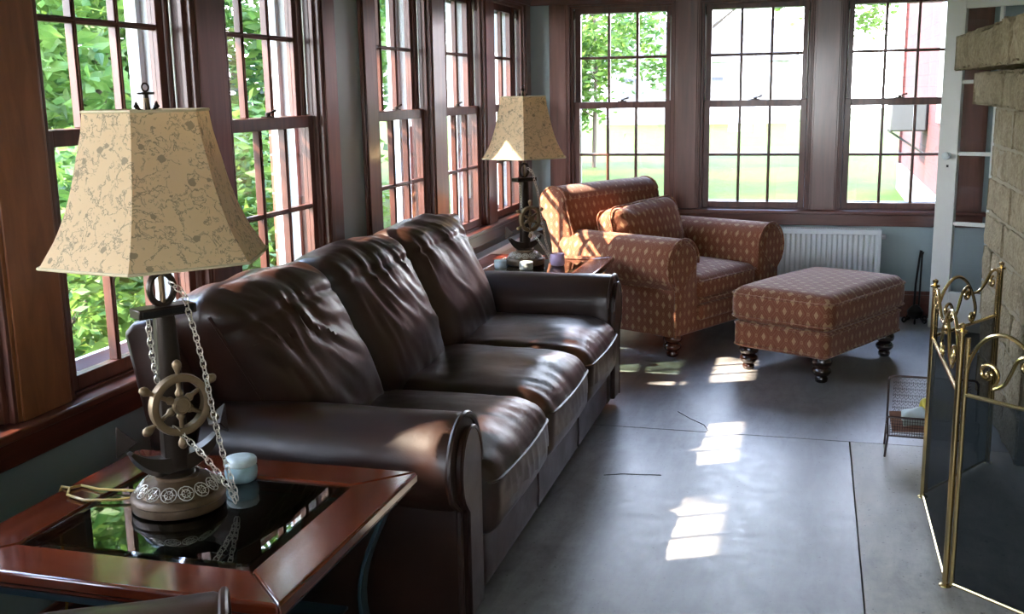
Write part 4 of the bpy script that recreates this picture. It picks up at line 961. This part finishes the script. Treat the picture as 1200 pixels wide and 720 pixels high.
def leaves(mb, n, f, size, rng, flat=.4):
    for _ in range(n):
        c = f(rng); s_ = size * rng.uniform(.6, 1.3)
        d = Vector((rng.gauss(0, 1), rng.gauss(0, 1), rng.gauss(0, 1) * flat)).normalized(); u = d.orthogonal().normalized(); u.rotate(Matrix.Rotation(rng.uniform(0, 6.28), 3, d)); q = d.cross(u)
        mb.v += [c - d * s_, c + u * s_ * .45 + q * s_ * .08, c + d * s_, c - u * s_ * .45 + q * s_ * .08]; k = len(mb.v); mb.f.append((k - 4, k - 3, k - 2, k - 1))
def tree(name, loc, h, crowns, n, size, mat, label, seed, cat='tree', trunk=.12):
    rng = random.Random(seed); t = thing(name, label, cat, loc, 0)
    b = MB(); b.tube([(0, 0, -.1), (.05, .03, h * .3), (-.04, .06, h * .6), (.02, 0, h * .92)], [trunk, trunk * .8, trunk * .5, trunk * .15], 10)
    for cx, cy, cz, rx, rz in crowns: b.tube([(0, 0.04, min(h * .5, cz * .6)), (cx * .5, cy * .5, cz * .8), (cx, cy, cz)], [trunk * .4, trunk * .25, trunk * .08], 7)
    b.build('trunk', 'bark', t, uv=False)
    vol = [rx * rx * rz for _, _, _, rx, rz in crowns]; tot = sum(vol); mb = MB()
    for (cx, cy, cz, rx, rz), v in zip(crowns, vol):
        clumps = []
        for _ in range(26):
            a = rng.uniform(0, 6.28); e = rng.uniform(-1, 1); r_ = rng.uniform(.5, 1); k = math.sqrt(1 - e * e); clumps.append(Vector((cx + rx * r_ * k * math.cos(a), cy + rx * r_ * k * math.sin(a), cz + rz * r_ * e)))
        def f(rg): c = rg.choice(clumps); return c + Vector((rg.gauss(0, rx * .17), rg.gauss(0, rx * .17), rg.gauss(0, rz * .15)))
        leaves(mb, int(n * v / tot), f, size, rng)
    mb.build('foliage', mat, t, smooth=False, uv=False); return t
G = -.25
# hedge-like shrubs close outside the near-left windows (seen between the sofa and the lamp)
tree('leafy_shrub', (-1.9, 4.6, G), 1.5, [(0, 0, .7, .8, .7), (-.2, .9, .8, .8, .7)], 5200, .055, 'leafA', 'broad-leaved green shrub close outside the window behind the foreground lamp', 11, 'shrub', .04)
tree('leafy_shrub', (-2.4, 6.6, G), 1.6, [(0, 0, .8, .9, .8), (.2, 1.0, .8, .8, .7)], 5200, .055, 'leafC', 'yellow-green shrub outside the second window from the foreground', 12, 'shrub', .04)
tree('leafy_shrub', (-3.6, 8.6, G), 1.8, [(0, 0, .9, 1.1, .9), (-.9, .9, 1.0, 1.0, .9)], 5200, .06, 'leafA', 'tall mid-green shrub standing among the trees on the left', 13, 'shrub', .05)
tree('leafy_tree', (-5.2, 7.4, G), 6.5, [(0, 0, 3.2, 2.0, 1.9), (-1.2, 1.0, 1.6, 1.7, 1.3), (1.1, 1.2, 4.6, 1.7, 1.4), (.8, -1.2, 2.0, 1.4, 1.4)], 24000, .09, 'leafA', 'large green tree filling the left windows, nearest of the trees', 21)
tree('leafy_tree', (-6.6, 11.6, G), 8, [(0, 0, 3.6, 2.3, 2.2), (1.5, .9, 2.0, 1.8, 1.5), (-1.4, 0, 2.0, 1.9, 1.6), (0, 1.2, 6, 2.0, 1.5)], 22000, .10, 'leafA', 'dark green tree behind the nearest and largest tree on the left', 22)
tree('leafy_tree', (-9.5, 9.0, G), 8, [(0, 0, 3.2, 2.6, 2.6), (0, 1.5, 6, 2.2, 1.8), (-.5, -2.2, 2.6, 2.2, 2.2)], 12000, .10, 'leafB', 'dark tree farthest left behind the foreground window', 23)
tree('leafy_tree', (-4.6, 16.5, G), 8, [(0, 0, 3.8, 1.8, 1.8), (.6, .5, 6, 1.6, 1.4), (-.8, .6, 5, 1.4, 1.2)], 8000, .085, 'leafC', 'yellow-green tree seen through the fourth left window', 24)
tree('leafy_tree', (-3.0, 24.5, G), 8, [(0, 0, 3.4, 2.0, 1.9), (-1.6, .8, 5.6, 2.2, 1.8), (-1.2, 0, 1.9, 1.5, 1.4)], 21000, .10, 'leafA', 'green tree at the left edge of the first far window', 25, 'tree', .05)
tree('leafy_tree', (-1.15, 26.0, G), 9, [(2.1, 0, 6.4, 1.2, 1.5), (2.3, 0, 4.4, .6, 1.1), (2.9, .5, 5.6, .9, 1.5)], 3600, .10, 'leafC', 'hanging yellow-green boughs in the middle far window', 26)
tree('leafy_tree', (2.1, 28.6, G), 9, [(.75, 0, 5.4, .9, 1.5), (.85, 0, 3.9, .8, 1.0)], 3000, .10, 'leafC', 'yellow-green boughs at the top left of the right far window', 27)
tree('leafy_tree', (-11, 15, G), 9, [(0, 0, 3.2, 3.4, 3.2), (2.5, 3.0, 3.0, 3.2, 3.0), (-2.5, -3.0, 3.0, 3.2, 3.2), (0, 0, 7, 2.6, 2)], 16000, .16, 'leafB', 'dense dark tree mass at the back of the left-hand garden', 41)
tree('leafy_tree', (-13, 8, G), 9, [(0, 0, 3.2, 3.4, 3.2), (0, 3.0, 3.0, 3.2, 3.0), (-.5, -3.0, 3.0, 3.2, 3.2), (0, 0, 7, 2.6, 2)], 16000, .16, 'leafA', 'dense dark tree farthest left beyond the near window', 42)
# trees added out of view, crowns placed to thin sun through the left windows
tree('leafy_tree', (-3.5, -.6, G), 4.9, [(.2, .35, 4.30, .75, .42), (.2, .95, 4.30, .6, .40), (.15, -.02, 5.0, .75, .5), (.1, -1.3, 4.6, 1.1, .6)], 10500, .075, 'leafA', 'small unseen tree added to block sun on the sunny side, out to the near left', 31)
tree('leafy_tree', (-3.7, 2.2, G), 5.0, [(.3, -.2, 4.35, .8, .55), (.3, 1.1, 4.5, .9, .6)], 330, .085, 'leafA', 'thin small unseen tree added to dapple the sun outside the near-left windows', 32)

# repeats share a group
GR = dict(leafy_tree='trees outside the windows', leafy_shrub='shrubs outside the left windows', end_table='glass-topped end tables', anchor_lamp='anchor table lamps', radiator='panel radiators', round_tin='small tins on the far table')
for o in scene.objects:
    k = o.name.split('.')[0]
    if k in GR and o.parent is None and 'label' in o: o['group'] = GR[k]
